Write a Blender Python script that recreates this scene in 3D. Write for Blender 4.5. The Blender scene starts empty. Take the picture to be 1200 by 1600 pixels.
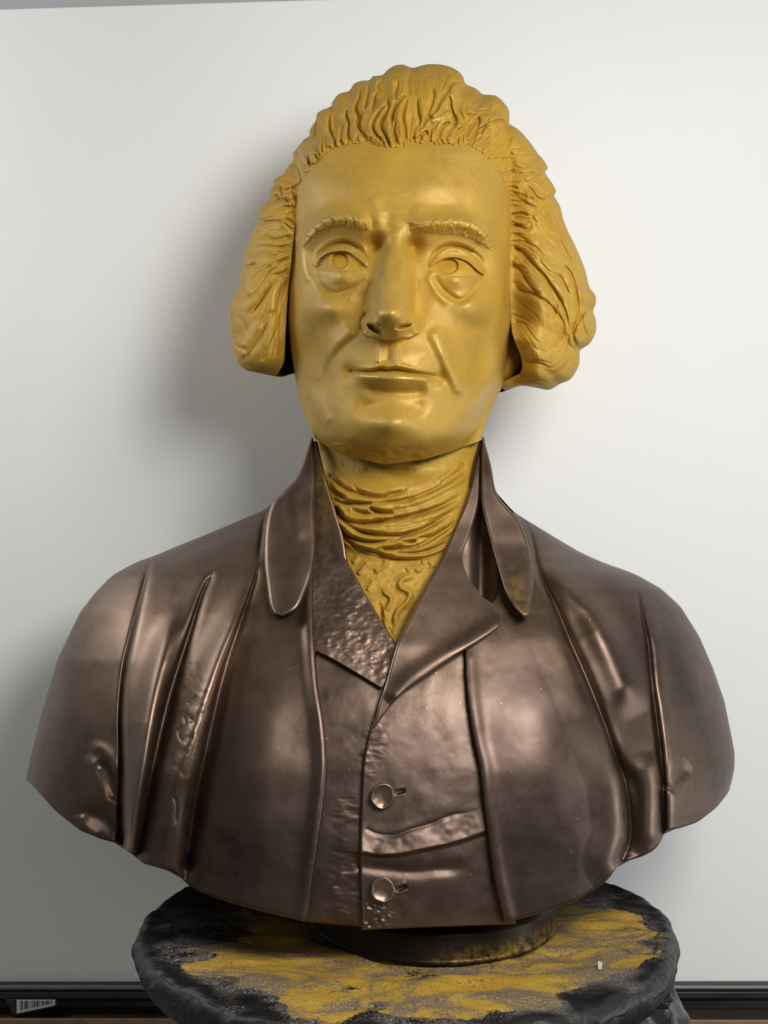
import bpy, math, random
import numpy as np

random.seed(7)
rng = np.random.default_rng(7)
R = math.radians
# ---------------------------------------------------------------- camera, light, exposure
F = 1900.0          # focal length and camera distance, in design units
S = 0.00056         # metres per design unit
sc = bpy.context.scene
sc.unit_settings.system = 'METRIC'
cam_d = bpy.data.cameras.new('camera')
cam = bpy.data.objects.new('camera', cam_d)
sc.collection.objects.link(cam)
cam.location = (0, -F * S, 0)
cam.rotation_euler = (R(90), 0, 0)
cam_d.sensor_fit = 'VERTICAL'
cam_d.sensor_height = 36.0
cam_d.lens = 36.0 * F / 1600.0
cam_d.clip_start = 0.02
cam_d.clip_end = 50
sc.camera = cam

world = bpy.data.worlds.new('World')
sc.world = world
world.use_nodes = True
world.node_tree.nodes['Background'].inputs[0].default_value = (0.80, 0.80, 0.76, 1)
world.node_tree.nodes['Background'].inputs[1].default_value = 0.16


def area(name, loc, aim, size, power, col, size_y=None):
    l = bpy.data.lights.new(name, 'AREA')
    l.shape = 'RECTANGLE' if size_y else 'DISK'
    l.size = size
    if size_y:
        l.size_y = size_y
    l.energy = power
    l.color = col
    o = bpy.data.objects.new(name, l)
    sc.collection.objects.link(o)
    o.location = loc
    v = [aim[i] - loc[i] for i in range(3)]
    from mathutils import Vector
    o.rotation_euler = Vector(v).to_track_quat('-Z', 'Y').to_euler()
    return o


area('key_lamp', (0.30, -0.80, 0.33), (0.0, 0.1, 0.0), 0.30, 5.2, (1.0, 0.98, 0.93))
area('front_lamp', (0.78, -1.15, 0.66), (-0.1, 0.2, -0.05), 0.50, 8.5, (0.975, 0.99, 1.0), 0.5)
area('right_lamp', (1.25, -0.25, -0.40), (0.3, 0.2, -0.2), 0.40, 4.2, (0.97, 0.99, 1.0), 0.6)
area('added_board_fill', (-0.95, 0.02, 0.45), (-0.28, 0.22, 0.0), 0.5, 4.0, (0.98, 1.0, 0.97), 0.3)  # fill added to brighten the board's left side, not a lamp of the room

sc.view_settings.view_transform = 'Standard'
sc.view_settings.look = 'None'
sc.view_settings.exposure = 0.0
sc.view_settings.gamma = 1.0
sc.view_settings.use_curve_mapping = False
sc.render.engine = 'CYCLES'
sc.cycles.use_denoising = True
sc.cycles.max_bounces = 8
sc.cycles.sample_clamp_indirect = 6


# ---------------------------------------------------------------- numeric helpers
def interp(tab, k, x):
    """column k of a table whose first column is the key"""
    t = np.asarray(tab, float)
    return np.interp(x, t[:, 0], t[:, k])


def smooth_interp(tab, k, x, it=2, step=4.0):
    t = np.asarray(tab, float)
    xs = np.arange(t[0, 0], t[-1, 0] + step, step)
    ys = np.interp(xs, t[:, 0], t[:, k])
    for _ in range(it):
        pad = np.concatenate([[2 * ys[0] - ys[1]], ys, [2 * ys[-1] - ys[-2]]])
        ys = 0.25 * pad[:-2] + 0.5 * pad[1:-1] + 0.25 * pad[2:]
    return np.interp(x, xs, ys)


def spline(pts, step=1.0, closed=False):
    p = np.asarray(pts, float)
    n = len(p)
    if n == 2 and not closed:
        L = max(2, int(np.linalg.norm(p[1] - p[0]) / step))
        t = np.linspace(0, 1, L)[:, None]
        return p[0] * (1 - t) + p[1] * t, t[:, 0]
    if closed:
        q = np.vstack([p[-1], p, p[0], p[1]])
        segs = n
    else:
        q = np.vstack([2 * p[0] - p[1], p, 2 * p[-1] - p[-2]])
        segs = n - 1
    out, par = [], []
    for i in range(segs):
        a, b, c, d = q[i:i + 4]
        L = max(2, int(np.linalg.norm((c - b)[:2]) / step))
        t = np.linspace(0, 1, L, endpoint=False)[:, None]
        out.append(0.5 * ((2 * b) + (-a + c) * t + (2 * a - 5 * b + 4 * c - d) * t ** 2 + (-a + 3 * b - 3 * c + d) * t ** 3))
        par.append((i + t[:, 0]) / segs)
    if not closed:
        out.append(p[-1:])
        par.append([1.0])
    return np.vstack(out), np.concatenate(par)


def zz(x0, y0, s):
    """coordinates read off an enlarged view -> design plane"""
    return lambda *pts: [(x0 + a / s, y0 + b / s) for a, b in pts]


def sstep(x):
    x = np.clip(x, 0, 1)
    return x * x * (3 - 2 * x)


class Relief:
    """a painted height map over the frontal plane; added to a surface's depth"""

    def __init__(s, x0, y0, x1, y1, res=1.0):
        s.x0, s.y0, s.res = x0, y0, res
        s.w, s.h = int((x1 - x0) * res) + 1, int((y1 - y0) * res) + 1
        s.m = np.zeros((s.h, s.w), np.float32)
        s.X, s.Y = np.meshgrid(x0 + np.arange(s.w) / res, y0 + np.arange(s.h) / res)
        s.X = s.X.astype(np.float32)
        s.Y = s.Y.astype(np.float32)

    def win(s, xa, ya, xb, yb):
        i0 = max(0, int((ya - s.y0) * s.res)); i1 = min(s.h, int((yb - s.y0) * s.res) + 2)
        j0 = max(0, int((xa - s.x0) * s.res)); j1 = min(s.w, int((xb - s.x0) * s.res) + 2)
        return slice(i0, max(i0, i1)), slice(j0, max(j0, j1))

    def field(s, pts, reach, closed=False):
        """window, unsigned distance, signed side, parameter along the curve"""
        c, t = spline(pts, 1.0, closed)
        tg = np.gradient(c, axis=0)
        tg /= np.linalg.norm(tg, axis=1)[:, None] + 1e-9
        W = s.win(c[:, 0].min() - reach, c[:, 1].min() - reach, c[:, 0].max() + reach, c[:, 1].max() + reach)
        X, Y = s.X[W], s.Y[W]
        D = np.full(X.shape, 1e9, np.float32); Sg = np.zeros_like(D); T = np.zeros_like(D)
        if X.size == 0:
            return W, D, Sg, T
        oi, oj = W[0].start, W[1].start
        n = len(c)
        for k in range(0, n, 10):
            kk = slice(k, min(n, k + 11))
            cc = c[kk]
            V = s.win(cc[:, 0].min() - reach, cc[:, 1].min() - reach, cc[:, 0].max() + reach, cc[:, 1].max() + reach)
            v = (slice(V[0].start - oi, V[0].stop - oi), slice(V[1].start - oj, V[1].stop - oj))
            x, y = X[v], Y[v]
            if x.size == 0:
                continue
            dx = x[..., None] - cc[:, 0].astype(np.float32)
            dy = y[..., None] - cc[:, 1].astype(np.float32)
            d2 = dx * dx + dy * dy
            a = d2.argmin(-1)
            dm = np.sqrt(np.take_along_axis(d2, a[..., None], -1)[..., 0])
            tt = tg[kk][a]
            ddx = np.take_along_axis(dx, a[..., None], -1)[..., 0]
            ddy = np.take_along_axis(dy, a[..., None], -1)[..., 0]
            sd = tt[..., 0] * ddy - tt[..., 1] * ddx
            up = dm < D[v]
            D[v] = np.where(up, dm, D[v]); Sg[v] = np.where(up, sd, Sg[v]); T[v] = np.where(up, t[kk][a], T[v])
        return W, D, Sg, T

    @staticmethod
    def along(v, T):
        if np.isscalar(v):
            return v
        return np.interp(T, np.linspace(0, 1, len(v)), v).astype(np.float32)

    def taper(s, T, ends):
        a, b = ends
        r = np.ones_like(T)
        if a > 0:
            r = r * sstep(T / a)
        if b > 0:
            r = r * sstep((1 - T) / b)
        return r

    def ridge(s, pts, w, h, ends=(0.2, 0.2), closed=False):
        wm = np.max(w)
        W, D, G, T = s.field(pts, 3.2 * wm, closed)
        ww = s.along(w, T)
        s.m[W] += s.along(h, T) * s.taper(T, ends) * np.exp(-(D / ww) ** 2)

    def groove(s, pts, w, h, ends=(0.2, 0.2), swell=0.0, sharp=True, closed=False):
        wm = np.max(w)
        W, D, G, T = s.field(pts, 6 * wm, closed)
        ww = s.along(w, T)
        k = s.along(h, T) * s.taper(T, ends)
        core = np.exp(-(np.sqrt(D * D + 1.7) - 1.3) / ww * 1.4) * (D < 5.8 * wm) if sharp else np.exp(-(D / ww) ** 2)
        s.m[W] -= k * core
        if swell:
            s.m[W] += k * swell * np.exp(-((D - 2.4 * ww) / (1.5 * ww)) ** 2)

    def step(s, pts, h, reach, side=1, edge=1.2, ends=(0.15, 0.15), power=1.5):
        """raised on one side: a lip that falls off over `reach`"""
        W, D, G, T = s.field(pts, np.max(reach) + 4)
        g = G * side
        sgn = np.where(g >= 0, D, -D)
        rr = s.along(reach, T)
        prof = np.where(sgn > -edge, sstep((sgn + edge) / (2 * edge)) * np.clip(1 - np.maximum(sgn, 0) / rr, 0, 1) ** power, 0)
        s.m[W] += s.along(h, T) * s.taper(T, ends) * prof

    def blob(s, cx, cy, sx, sy, h, rot=0.0):
        r = 3.2 * max(sx, sy)
        W = s.win(cx - r, cy - r, cx + r, cy + r)
        dx, dy = s.X[W] - cx, s.Y[W] - cy
        c, q = math.cos(R(rot)), math.sin(R(rot))
        u, v = (dx * c + dy * q) / sx, (-dx * q + dy * c) / sy
        s.m[W] += h * np.exp(-(u * u + v * v))

    def disc(s, cx, cy, rx, ry, h, edge=1.0, rot=0.0):
        r = 1.5 * max(rx, ry) + 4
        W = s.win(cx - r, cy - r, cx + r, cy + r)
        dx, dy = s.X[W] - cx, s.Y[W] - cy
        c, q = math.cos(R(rot)), math.sin(R(rot))
        u, v = (dx * c + dy * q) / rx, (-dx * q + dy * c) / ry
        k = np.sqrt(u * u + v * v)
        s.m[W] += h * sstep(0.5 + (1 - k) * min(rx, ry) / (2 * edge))

    def inside(s, poly):
        """signed distance to a closed outline, positive inside"""
        c, _ = spline(poly, 2.0, True)
        ins = np.zeros(s.X.shape, bool)
        x0, y0 = c[:, 0], c[:, 1]
        x1, y1 = np.roll(x0, -1), np.roll(y0, -1)
        for a, b, e, f in zip(x0, y0, x1, y1):
            if b == f:
                continue
            rows = slice(max(0, int(math.ceil((min(b, f) - s.y0) * s.res))), max(0, int(math.ceil((max(b, f) - s.y0) * s.res))))
            yy = s.Y[rows]
            if yy.size == 0:
                continue
            xx = a + (yy - b) * (e - a) / (f - b)
            ins[rows] ^= s.X[rows] < xx
        return ins

    def mask(s, poly, soft=2.0):
        ins = s.inside(poly)
        W, D, G, T = s.field(poly, soft + 3, True)
        full = np.where(ins, 1e3, -1e3).astype(np.float32)
        loc = np.where(ins[W], D, -D)
        full[W] = np.where(np.abs(loc) < soft + 3, loc, full[W])
        return sstep(0.5 + full / (2 * soft))

    def noise(s, scale, amp, ax=1.0, ay=1.0, octaves=2):
        """smooth value noise"""
        out = np.zeros_like(s.m)
        a = 1.0
        for o in range(octaves):
            sx, sy = scale * ax / 2 ** o, scale * ay / 2 ** o
            gw, gh = int(s.w / s.res / sx) + 4, int(s.h / s.res / sy) + 4
            g = rng.standard_normal((gh, gw)).astype(np.float32)
            out += a * bilin(g, (s.X - s.x0) / sx + 1, (s.Y - s.y0) / sy + 1, True)
            a *= 0.5
        return amp * out

    def blur(s, r):
        k = np.exp(-np.linspace(-2, 2, int(r * s.res) * 2 + 1) ** 2)
        k /= k.sum()
        n = len(k) // 2
        m = np.pad(s.m, n, mode='edge')
        m = sum(k[i] * m[i:i + s.h + 0, :] for i in range(len(k)))
        s.m = sum(k[i] * m[:, i:i + s.w] for i in range(len(k))).astype(np.float32)

    def at(s, px, py):
        return bilin(s.m, (px - s.x0) * s.res, (py - s.y0) * s.res)


def bilin(g, x, y, smooth=False):
    h, w = g.shape
    x = np.clip(x, 0, w - 1.001); y = np.clip(y, 0, h - 1.001)
    i = y.astype(int); j = x.astype(int)
    fx, fy = x - j, y - i
    if smooth:
        fx = fx * fx * (3 - 2 * fx); fy = fy * fy * (3 - 2 * fy)
    return (g[i, j] * (1 - fx) + g[i, j + 1] * fx) * (1 - fy) + (g[i + 1, j] * (1 - fx) + g[i + 1, j + 1] * fx) * fy


def to_world(px, py, d):
    k = (F - d) / F * S
    return np.stack([(px - 600) * k, -d * S, (800 - py) * k], -1)


def pt(px, py, d):
    return tuple(float(v) for v in to_world(np.float64(px), np.float64(py), np.float64(d)))


def obj_mesh(name, verts, faces, mat, parent=None, smooth=True):
    me = bpy.data.meshes.new(name)
    verts = np.ascontiguousarray(verts, np.float32).reshape(-1, 3)
    if isinstance(faces, np.ndarray):
        n, k = faces.shape
        me.vertices.add(len(verts)); me.vertices.foreach_set('co', verts.ravel())
        me.loops.add(n * k); me.loops.foreach_set('vertex_index', np.ascontiguousarray(faces, np.int32).ravel())
        me.polygons.add(n)
        me.polygons.foreach_set('loop_start', np.arange(0, n * k, k, dtype=np.int32))
        me.polygons.foreach_set('loop_total', np.full(n, k, np.int32))
        me.update(calc_edges=True); me.validate()
    else:
        me.from_pydata([tuple(v) for v in verts], [], faces); me.update()
    if smooth:
        me.polygons.foreach_set('use_smooth', np.ones(len(me.polygons), bool))
    me.materials.append(mat)
    o = bpy.data.objects.new(name, me)
    sc.collection.objects.link(o)
    if parent:
        o.parent = parent
        o.matrix_parent_inverse = parent_inv(parent)
    return o


def parent_inv(p):
    from mathutils import Matrix
    return Matrix.Translation(p.location).inverted()


def grid_faces(r, c, wrap=False, off=0):
    i = np.arange(r - 1)[:, None]
    j = np.arange(c if wrap else c - 1)[None, :]
    j2 = (j + 1) % c
    a = i * c + j; b = i * c + j2; e = (i + 1) * c + j2; f = (i + 1) * c + j
    return np.stack([a, f, e, b], -1).reshape(-1, 4) + off


def empty(name, loc, label, cat, group=None):
    o = bpy.data.objects.new(name, None)
    sc.collection.objects.link(o)
    o.empty_display_size = 0.05
    o.location = loc
    o['label'] = label; o['category'] = cat
    if group:
        o['group'] = group
    return o


# ---------------------------------------------------------------- materials
def new_mat(name):
    m = bpy.data.materials.new(name)
    m.use_nodes = True
    nt = m.node_tree
    return m, nt, nt.nodes['Principled BSDF']


def node(nt, kind, **kw):
    n = nt.nodes.new(kind)
    for k, v in kw.items():
        if k.startswith('i_'):
            n.inputs[k[2:].replace('_', ' ')].default_value = v
        else:
            setattr(n, k, v)
    return n


def noise_tex(nt, scale, detail=4, rough=0.55, vec=None, dist=0.0):
    n = nt.nodes.new('ShaderNodeTexNoise')
    n.inputs['Scale'].default_value = scale
    n.inputs['Detail'].default_value = detail
    n.inputs['Roughness'].default_value = rough
    n.inputs['Distortion'].default_value = dist
    if vec is not None:
        nt.links.new(vec, n.inputs['Vector'])
    return n.outputs['Fac']


def ramp(nt, fac, stops):
    r = nt.nodes.new('ShaderNodeValToRGB')
    while len(r.color_ramp.elements) < len(stops):
        r.color_ramp.elements.new(0.5)
    for e, (p, c) in zip(r.color_ramp.elements, stops):
        e.position = p
        e.color = (*c, 1) if len(c) == 3 else c
    nt.links.new(fac, r.inputs['Fac'])
    return r.outputs['Color']


def mix(nt, fac, a, b, blend='MIX'):
    m = nt.nodes.new('ShaderNodeMix')
    m.data_type = 'RGBA'; m.blend_type = blend
    for sock, v in ((m.inputs[0], fac), (m.inputs[6], a), (m.inputs[7], b)):
        if isinstance(v, (int, float)):
            sock.default_value = v
        elif isinstance(v, tuple):
            sock.default_value = (*v, 1) if len(v) == 3 else v
        else:
            nt.links.new(v, sock)
    return m.outputs[2]


def math_n(nt, op, a, b=None, c=None):
    m = nt.nodes.new('ShaderNodeMath')
    m.operation = op
    for i, v in enumerate((a, b, c)):
        if v is None:
            continue
        if isinstance(v, (int, float)):
            m.inputs[i].default_value = v
        else:
            nt.links.new(v, m.inputs[i])
    return m.outputs[0]


def bump(nt, h, strength, dist, prev=None):
    b = nt.nodes.new('ShaderNodeBump')
    b.inputs['Strength'].default_value = strength
    b.inputs['Distance'].default_value = dist
    nt.links.new(h, b.inputs['Height'])
    if prev is not None:
        nt.links.new(prev, b.inputs['Normal'])
    return b.outputs['Normal']


def geo_pos(nt):
    return nt.nodes.new('ShaderNodeNewGeometry').outputs['Position']


def mat_ochre():
    """ochre undercoat with a thin gold wax rubbed over it"""
    m, nt, b = new_mat('ochre_gold_paint')
    pos = geo_pos(nt)
    n1 = noise_tex(nt, 9, 5, 0.6, pos, 0.4)
    n2 = noise_tex(nt, 260, 3, 0.6, pos)
    n3 = noise_tex(nt, 1500, 2, 0.5, pos)
    n4 = noise_tex(nt, 34, 4, 0.6, pos, 0.6)
    wax_sheen = nt.nodes.new('ShaderNodeAttribute'); wax_sheen.attribute_name = 'wax_sheen'
    w = math_n(nt, 'ADD', wax_sheen.outputs['Fac'], math_n(nt, 'MULTIPLY_ADD', n1, 1.5, -0.75))
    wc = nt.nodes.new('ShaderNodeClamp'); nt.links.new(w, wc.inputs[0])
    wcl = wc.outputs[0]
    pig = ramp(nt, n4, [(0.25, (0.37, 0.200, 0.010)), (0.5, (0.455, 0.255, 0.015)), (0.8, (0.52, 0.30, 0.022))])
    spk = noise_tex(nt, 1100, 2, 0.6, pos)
    gold = ramp(nt, spk, [(0.3, (0.41, 0.252, 0.044)), (0.55, (0.50, 0.314, 0.064)), (0.8, (0.82, 0.59, 0.22))])  # bright specks mixed into the gold colour in place of metal glints
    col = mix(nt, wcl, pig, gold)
    sm = ramp(nt, noise_tex(nt, 22, 5, 0.7, pos, 1.0), [(0.62, (0, 0, 0)), (0.78, (1, 1, 1))])
    col = mix(nt, math_n(nt, 'MULTIPLY', sm, 0.42), col, (0.24, 0.15, 0.05))
    nt.links.new(col, b.inputs['Base Color'])
    nt.links.new(math_n(nt, 'MULTIPLY', wcl, 0.30), b.inputs['Metallic'])
    nt.links.new(math_n(nt, 'MULTIPLY_ADD', wcl, -0.26, 0.66), b.inputs['Roughness'])
    b.inputs['Specular IOR Level'].default_value = 0.5
    nrm = bump(nt, n3, 0.30, 0.0006)
    nrm = bump(nt, n2, 0.06, 0.0010, nrm)
    nt.links.new(nrm, b.inputs['Normal'])
    return m


def mat_bronze(name='brown_bronze', dark=0.0, hammered=0.0):
    m, nt, b = new_mat(name)
    pos = geo_pos(nt)
    n1 = noise_tex(nt, 7, 6, 0.62, pos, 0.7)
    n2 = noise_tex(nt, 60, 5, 0.65, pos, 0.3)
    n3 = noise_tex(nt, 900, 2, 0.5, pos)
    n4 = noise_tex(nt, 2.6, 3, 0.5, pos)
    base = ramp(nt, n1, [(0.28, (0.062, 0.040, 0.032)), (0.5, (0.118, 0.079, 0.063)), (0.75, (0.20, 0.136, 0.108))])
    base = mix(nt, math_n(nt, 'MULTIPLY', ramp(nt, n2, [(0.35, (0, 0, 0)), (0.7, (1, 1, 1))]), 0.45), base, (0.17, 0.120, 0.100))
    warm = ramp(nt, n4, [(0.5, (0, 0, 0)), (0.68, (1, 1, 1))])
    base = mix(nt, math_n(nt, 'MULTIPLY', warm, 0.5), base, (0.20, 0.130, 0.072))
    wax_sheen = nt.nodes.new('ShaderNodeAttribute'); wax_sheen.attribute_name = 'wax_sheen'
    wx = math_n(nt, 'MULTIPLY', wax_sheen.outputs['Fac'], math_n(nt, 'MULTIPLY_ADD', n2, 1.6, -0.1))
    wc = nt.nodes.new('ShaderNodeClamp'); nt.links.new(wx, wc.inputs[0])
    base = mix(nt, wc.outputs[0], base, (0.56, 0.40, 0.31))  # pale copper on raised parts: rubbed wax plus highlights put into the colour
    speck = ramp(nt, noise_tex(nt, 600, 1, 0.4, pos), [(0.80, (0, 0, 0)), (0.81, (1, 1, 1))])
    base = mix(nt, math_n(nt, 'MULTIPLY', speck, 0.7), base, (0.7, 0.68, 0.62))
    if dark:
        base = mix(nt, 1 - dark, base, (0.012, 0.010, 0.009))
    # yellow overspray of the upper coat
    dust = nt.nodes.new('ShaderNodeAttribute'); dust.attribute_name = 'dust'
    ds = math_n(nt, 'MULTIPLY', dust.outputs['Fac'], ramp(nt, noise_tex(nt, 120, 5, 0.7, pos), [(0.42, (0, 0, 0)), (0.62, (1, 1, 1))]))
    base = mix(nt, math_n(nt, 'MULTIPLY', ds, 0.75), base, (0.36, 0.22, 0.04))
    nt.links.new(base, b.inputs['Base Color'])
    b.inputs['Metallic'].default_value = 0.94
    n5 = noise_tex(nt, 24, 4, 0.6, pos, 0.4)
    r = math_n(nt, 'MULTIPLY_ADD', n2, 0.16, math_n(nt, 'MULTIPLY_ADD', n5, 0.24, 0.25))
    nt.links.new(math_n(nt, 'MULTIPLY_ADD', wc.outputs[0], -0.08, r), b.inputs['Roughness'])
    b.inputs['Specular IOR Level'].default_value = 0.4
    nrm = bump(nt, n3, 0.10, 0.0004)
    nrm = bump(nt, n2, 0.05, 0.0014, nrm)
    if hammered:
        v = nt.nodes.new('ShaderNodeTexVoronoi'); v.inputs['Scale'].default_value = 170
        nt.links.new(pos, v.inputs['Vector'])
        nrm = bump(nt, v.outputs['Distance'], hammered, 0.0035, nrm)
    nt.links.new(nrm, b.inputs['Normal'])
    return m


def plain(name, col, rough=0.6, metal=0.0, var=0.12, scale=30, bmp=0.1):
    m, nt, b = new_mat(name)
    pos = geo_pos(nt)
    n = noise_tex(nt, scale, 5, 0.6, pos, 0.2)
    lo = tuple(c * (1 - var) for c in col); hi = tuple(min(1, c * (1 + var)) for c in col)
    nt.links.new(ramp(nt, n, [(0.3, lo), (0.7, hi)]), b.inputs['Base Color'])
    b.inputs['Roughness'].default_value = rough
    b.inputs['Metallic'].default_value = metal
    nt.links.new(bump(nt, noise_tex(nt, scale * 12, 3, 0.6, pos), bmp, 0.001), b.inputs['Normal'])
    return m


def set_attr(o, name, vals):
    a = o.data.attributes.new(name, 'FLOAT', 'POINT')
    a.data.foreach_set('value', np.ascontiguousarray(vals, np.float32).ravel())


M_OCHRE = mat_ochre()
M_BRONZE = mat_bronze()
M_BRONZE_H = mat_bronze('hammered_bronze', hammered=0.13)

# ---------------------------------------------------------------- setting: board behind, ledge below
WALL = -390.0


def quad_box(name, pxy, d_front, d_back, mat, parent=None):
    """slab whose front face has the given four corners (as seen at d_front)"""
    fr = [pt(x, y, d_front) for x, y in pxy]
    dy = (d_front - d_back) * S
    bk = [(x, y + dy, z) for x, y, z in fr]
    v = fr + bk
    f = [(0, 1, 2, 3), (7, 6, 5, 4)] + [(i, i + 4, (i + 1) % 4 + 4, (i + 1) % 4) for i in range(4)]
    o = obj_mesh(name, np.array(v), f, mat, parent, smooth=False)
    md = o.modifiers.new('bevel', 'BEVEL'); md.width = 0.0015; md.segments = 2
    return o


def tag(o, label, cat, group=None):
    o['label'] = label; o['category'] = cat
    if group:
        o['group'] = group
    return o


M_WHITE = plain('white_board', (0.83, 0.832, 0.815), 0.55, 0, 0.012, 5, 0.03)
M_WALL = plain('grey_wall', (0.42, 0.42, 0.44), 0.8, 0, 0.05, 8, 0.1)
M_BLACK = plain('black_plastic_strip', (0.018, 0.018, 0.02), 0.38, 0, 0.2, 30, 0.05)
M_ALU = plain('dull_grey_metal', (0.20, 0.20, 0.19), 0.45, 0.6, 0.1, 20, 0.05)
M_WOOD = plain('dark_wood', (0.055, 0.036, 0.026), 0.6, 0, 0.4, 18, 0.2)
M_WOODE = plain('wood_edge', (0.26, 0.15, 0.085), 0.55, 0, 0.3, 40, 0.2)

wall = quad_box('wall', [(-900, -700), (-900, 2400), (2100, 2400), (2100, -700)], WALL - 60, WALL - 90, M_WALL)
wall['kind'] = 'structure'
board = empty('white_board', pt(600, 1540, WALL), 'large white board filling the background behind the bust', 'board')
quad_box('panel', [(-900, 41), (-900, 1536), (2100, 1534), (2100, -49)], WALL, WALL - 30, M_WHITE, board)
quad_box('bottom_frame', [(-900, 1540), (-900, 1556), (2100, 1552), (2100, 1537)], WALL + 14, WALL - 42, M_BLACK, board)
quad_box('frame_lip', [(-900, 1551), (-900, 1562), (2100, 1560), (2100, 1549)], WALL + 22, WALL + 13, M_BLACK, board)
quad_box('trim_strip', [(-900, 1541), (-900, 1548), (2100, 1546), (2100, 1541)], WALL + 20, WALL + 12, M_ALU, board)
ledge = empty('wooden_ledge', pt(600, 1600, WALL), 'dark wooden ledge with a lighter front edge below the white board', 'ledge')
quad_box('ledge_top', [(-900, 1592), (-900, 1640), (2100, 1640), (2100, 1596)], WALL + 30, WALL - 55, M_WOOD, ledge)
quad_box('ledge_edge', [(-900, 1590), (-900, 1600), (2100, 1604), (2100, 1596)], WALL + 36, WALL + 31, M_WOODE, ledge)
quad_box('back_panel', [(-900, 1565), (-900, 1600), (2100, 1600), (2100, 1563)], WALL - 30, WALL - 50, plain('brown_board', (0.075, 0.06, 0.055), 0.7, 0, 0.3, 12), ledge)

# bracket with a barcode sticker hanging under the frame
br = empty('bracket', pt(45, 1575, WALL + 10), 'black angled bracket with a white barcode sticker under the board', 'bracket')
quad_box('plate', [(8, 1562), (20, 1590), (90, 1573), (88, 1562)], WALL + 26, WALL + 6, M_BLACK, br)
quad_box('sticker', [(26, 1562.5), (26, 1584), (86, 1571), (86, 1562.5)], WALL + 28, WALL + 26.5, plain('sticker_paper', (0.62, 0.62, 0.60), 0.6, 0, 0.05), br)
M_INK = plain('black_ink', (0.03, 0.03, 0.03), 0.6)
bx = 32.0
bars = []
while bx < 82:
    w = random.choice([0.8, 1.2, 2.2])
    bars.append((bx, w)); bx += w + random.choice([1.0, 1.4, 2.4])
vv, ff = [], []
for x, w in bars:
    yb = 1584 - (x - 26) * 13 / 60 - 4
    q = [pt(x, 1563.5, WALL + 28.4), pt(x, yb, WALL + 28.4), pt(x + w, yb, WALL + 28.4), pt(x + w, 1563.5, WALL + 28.4)]
    ff.append(tuple(range(len(vv), len(vv) + 4))); vv += q
obj_mesh('barcode', np.array(vv), ff, M_INK, br, smooth=False)

# ---------------------------------------------------------------- turntable wrapped in plastic
DISC_D, DISC_H, DISC_R = 60.0, 616.0, 404.0


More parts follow.
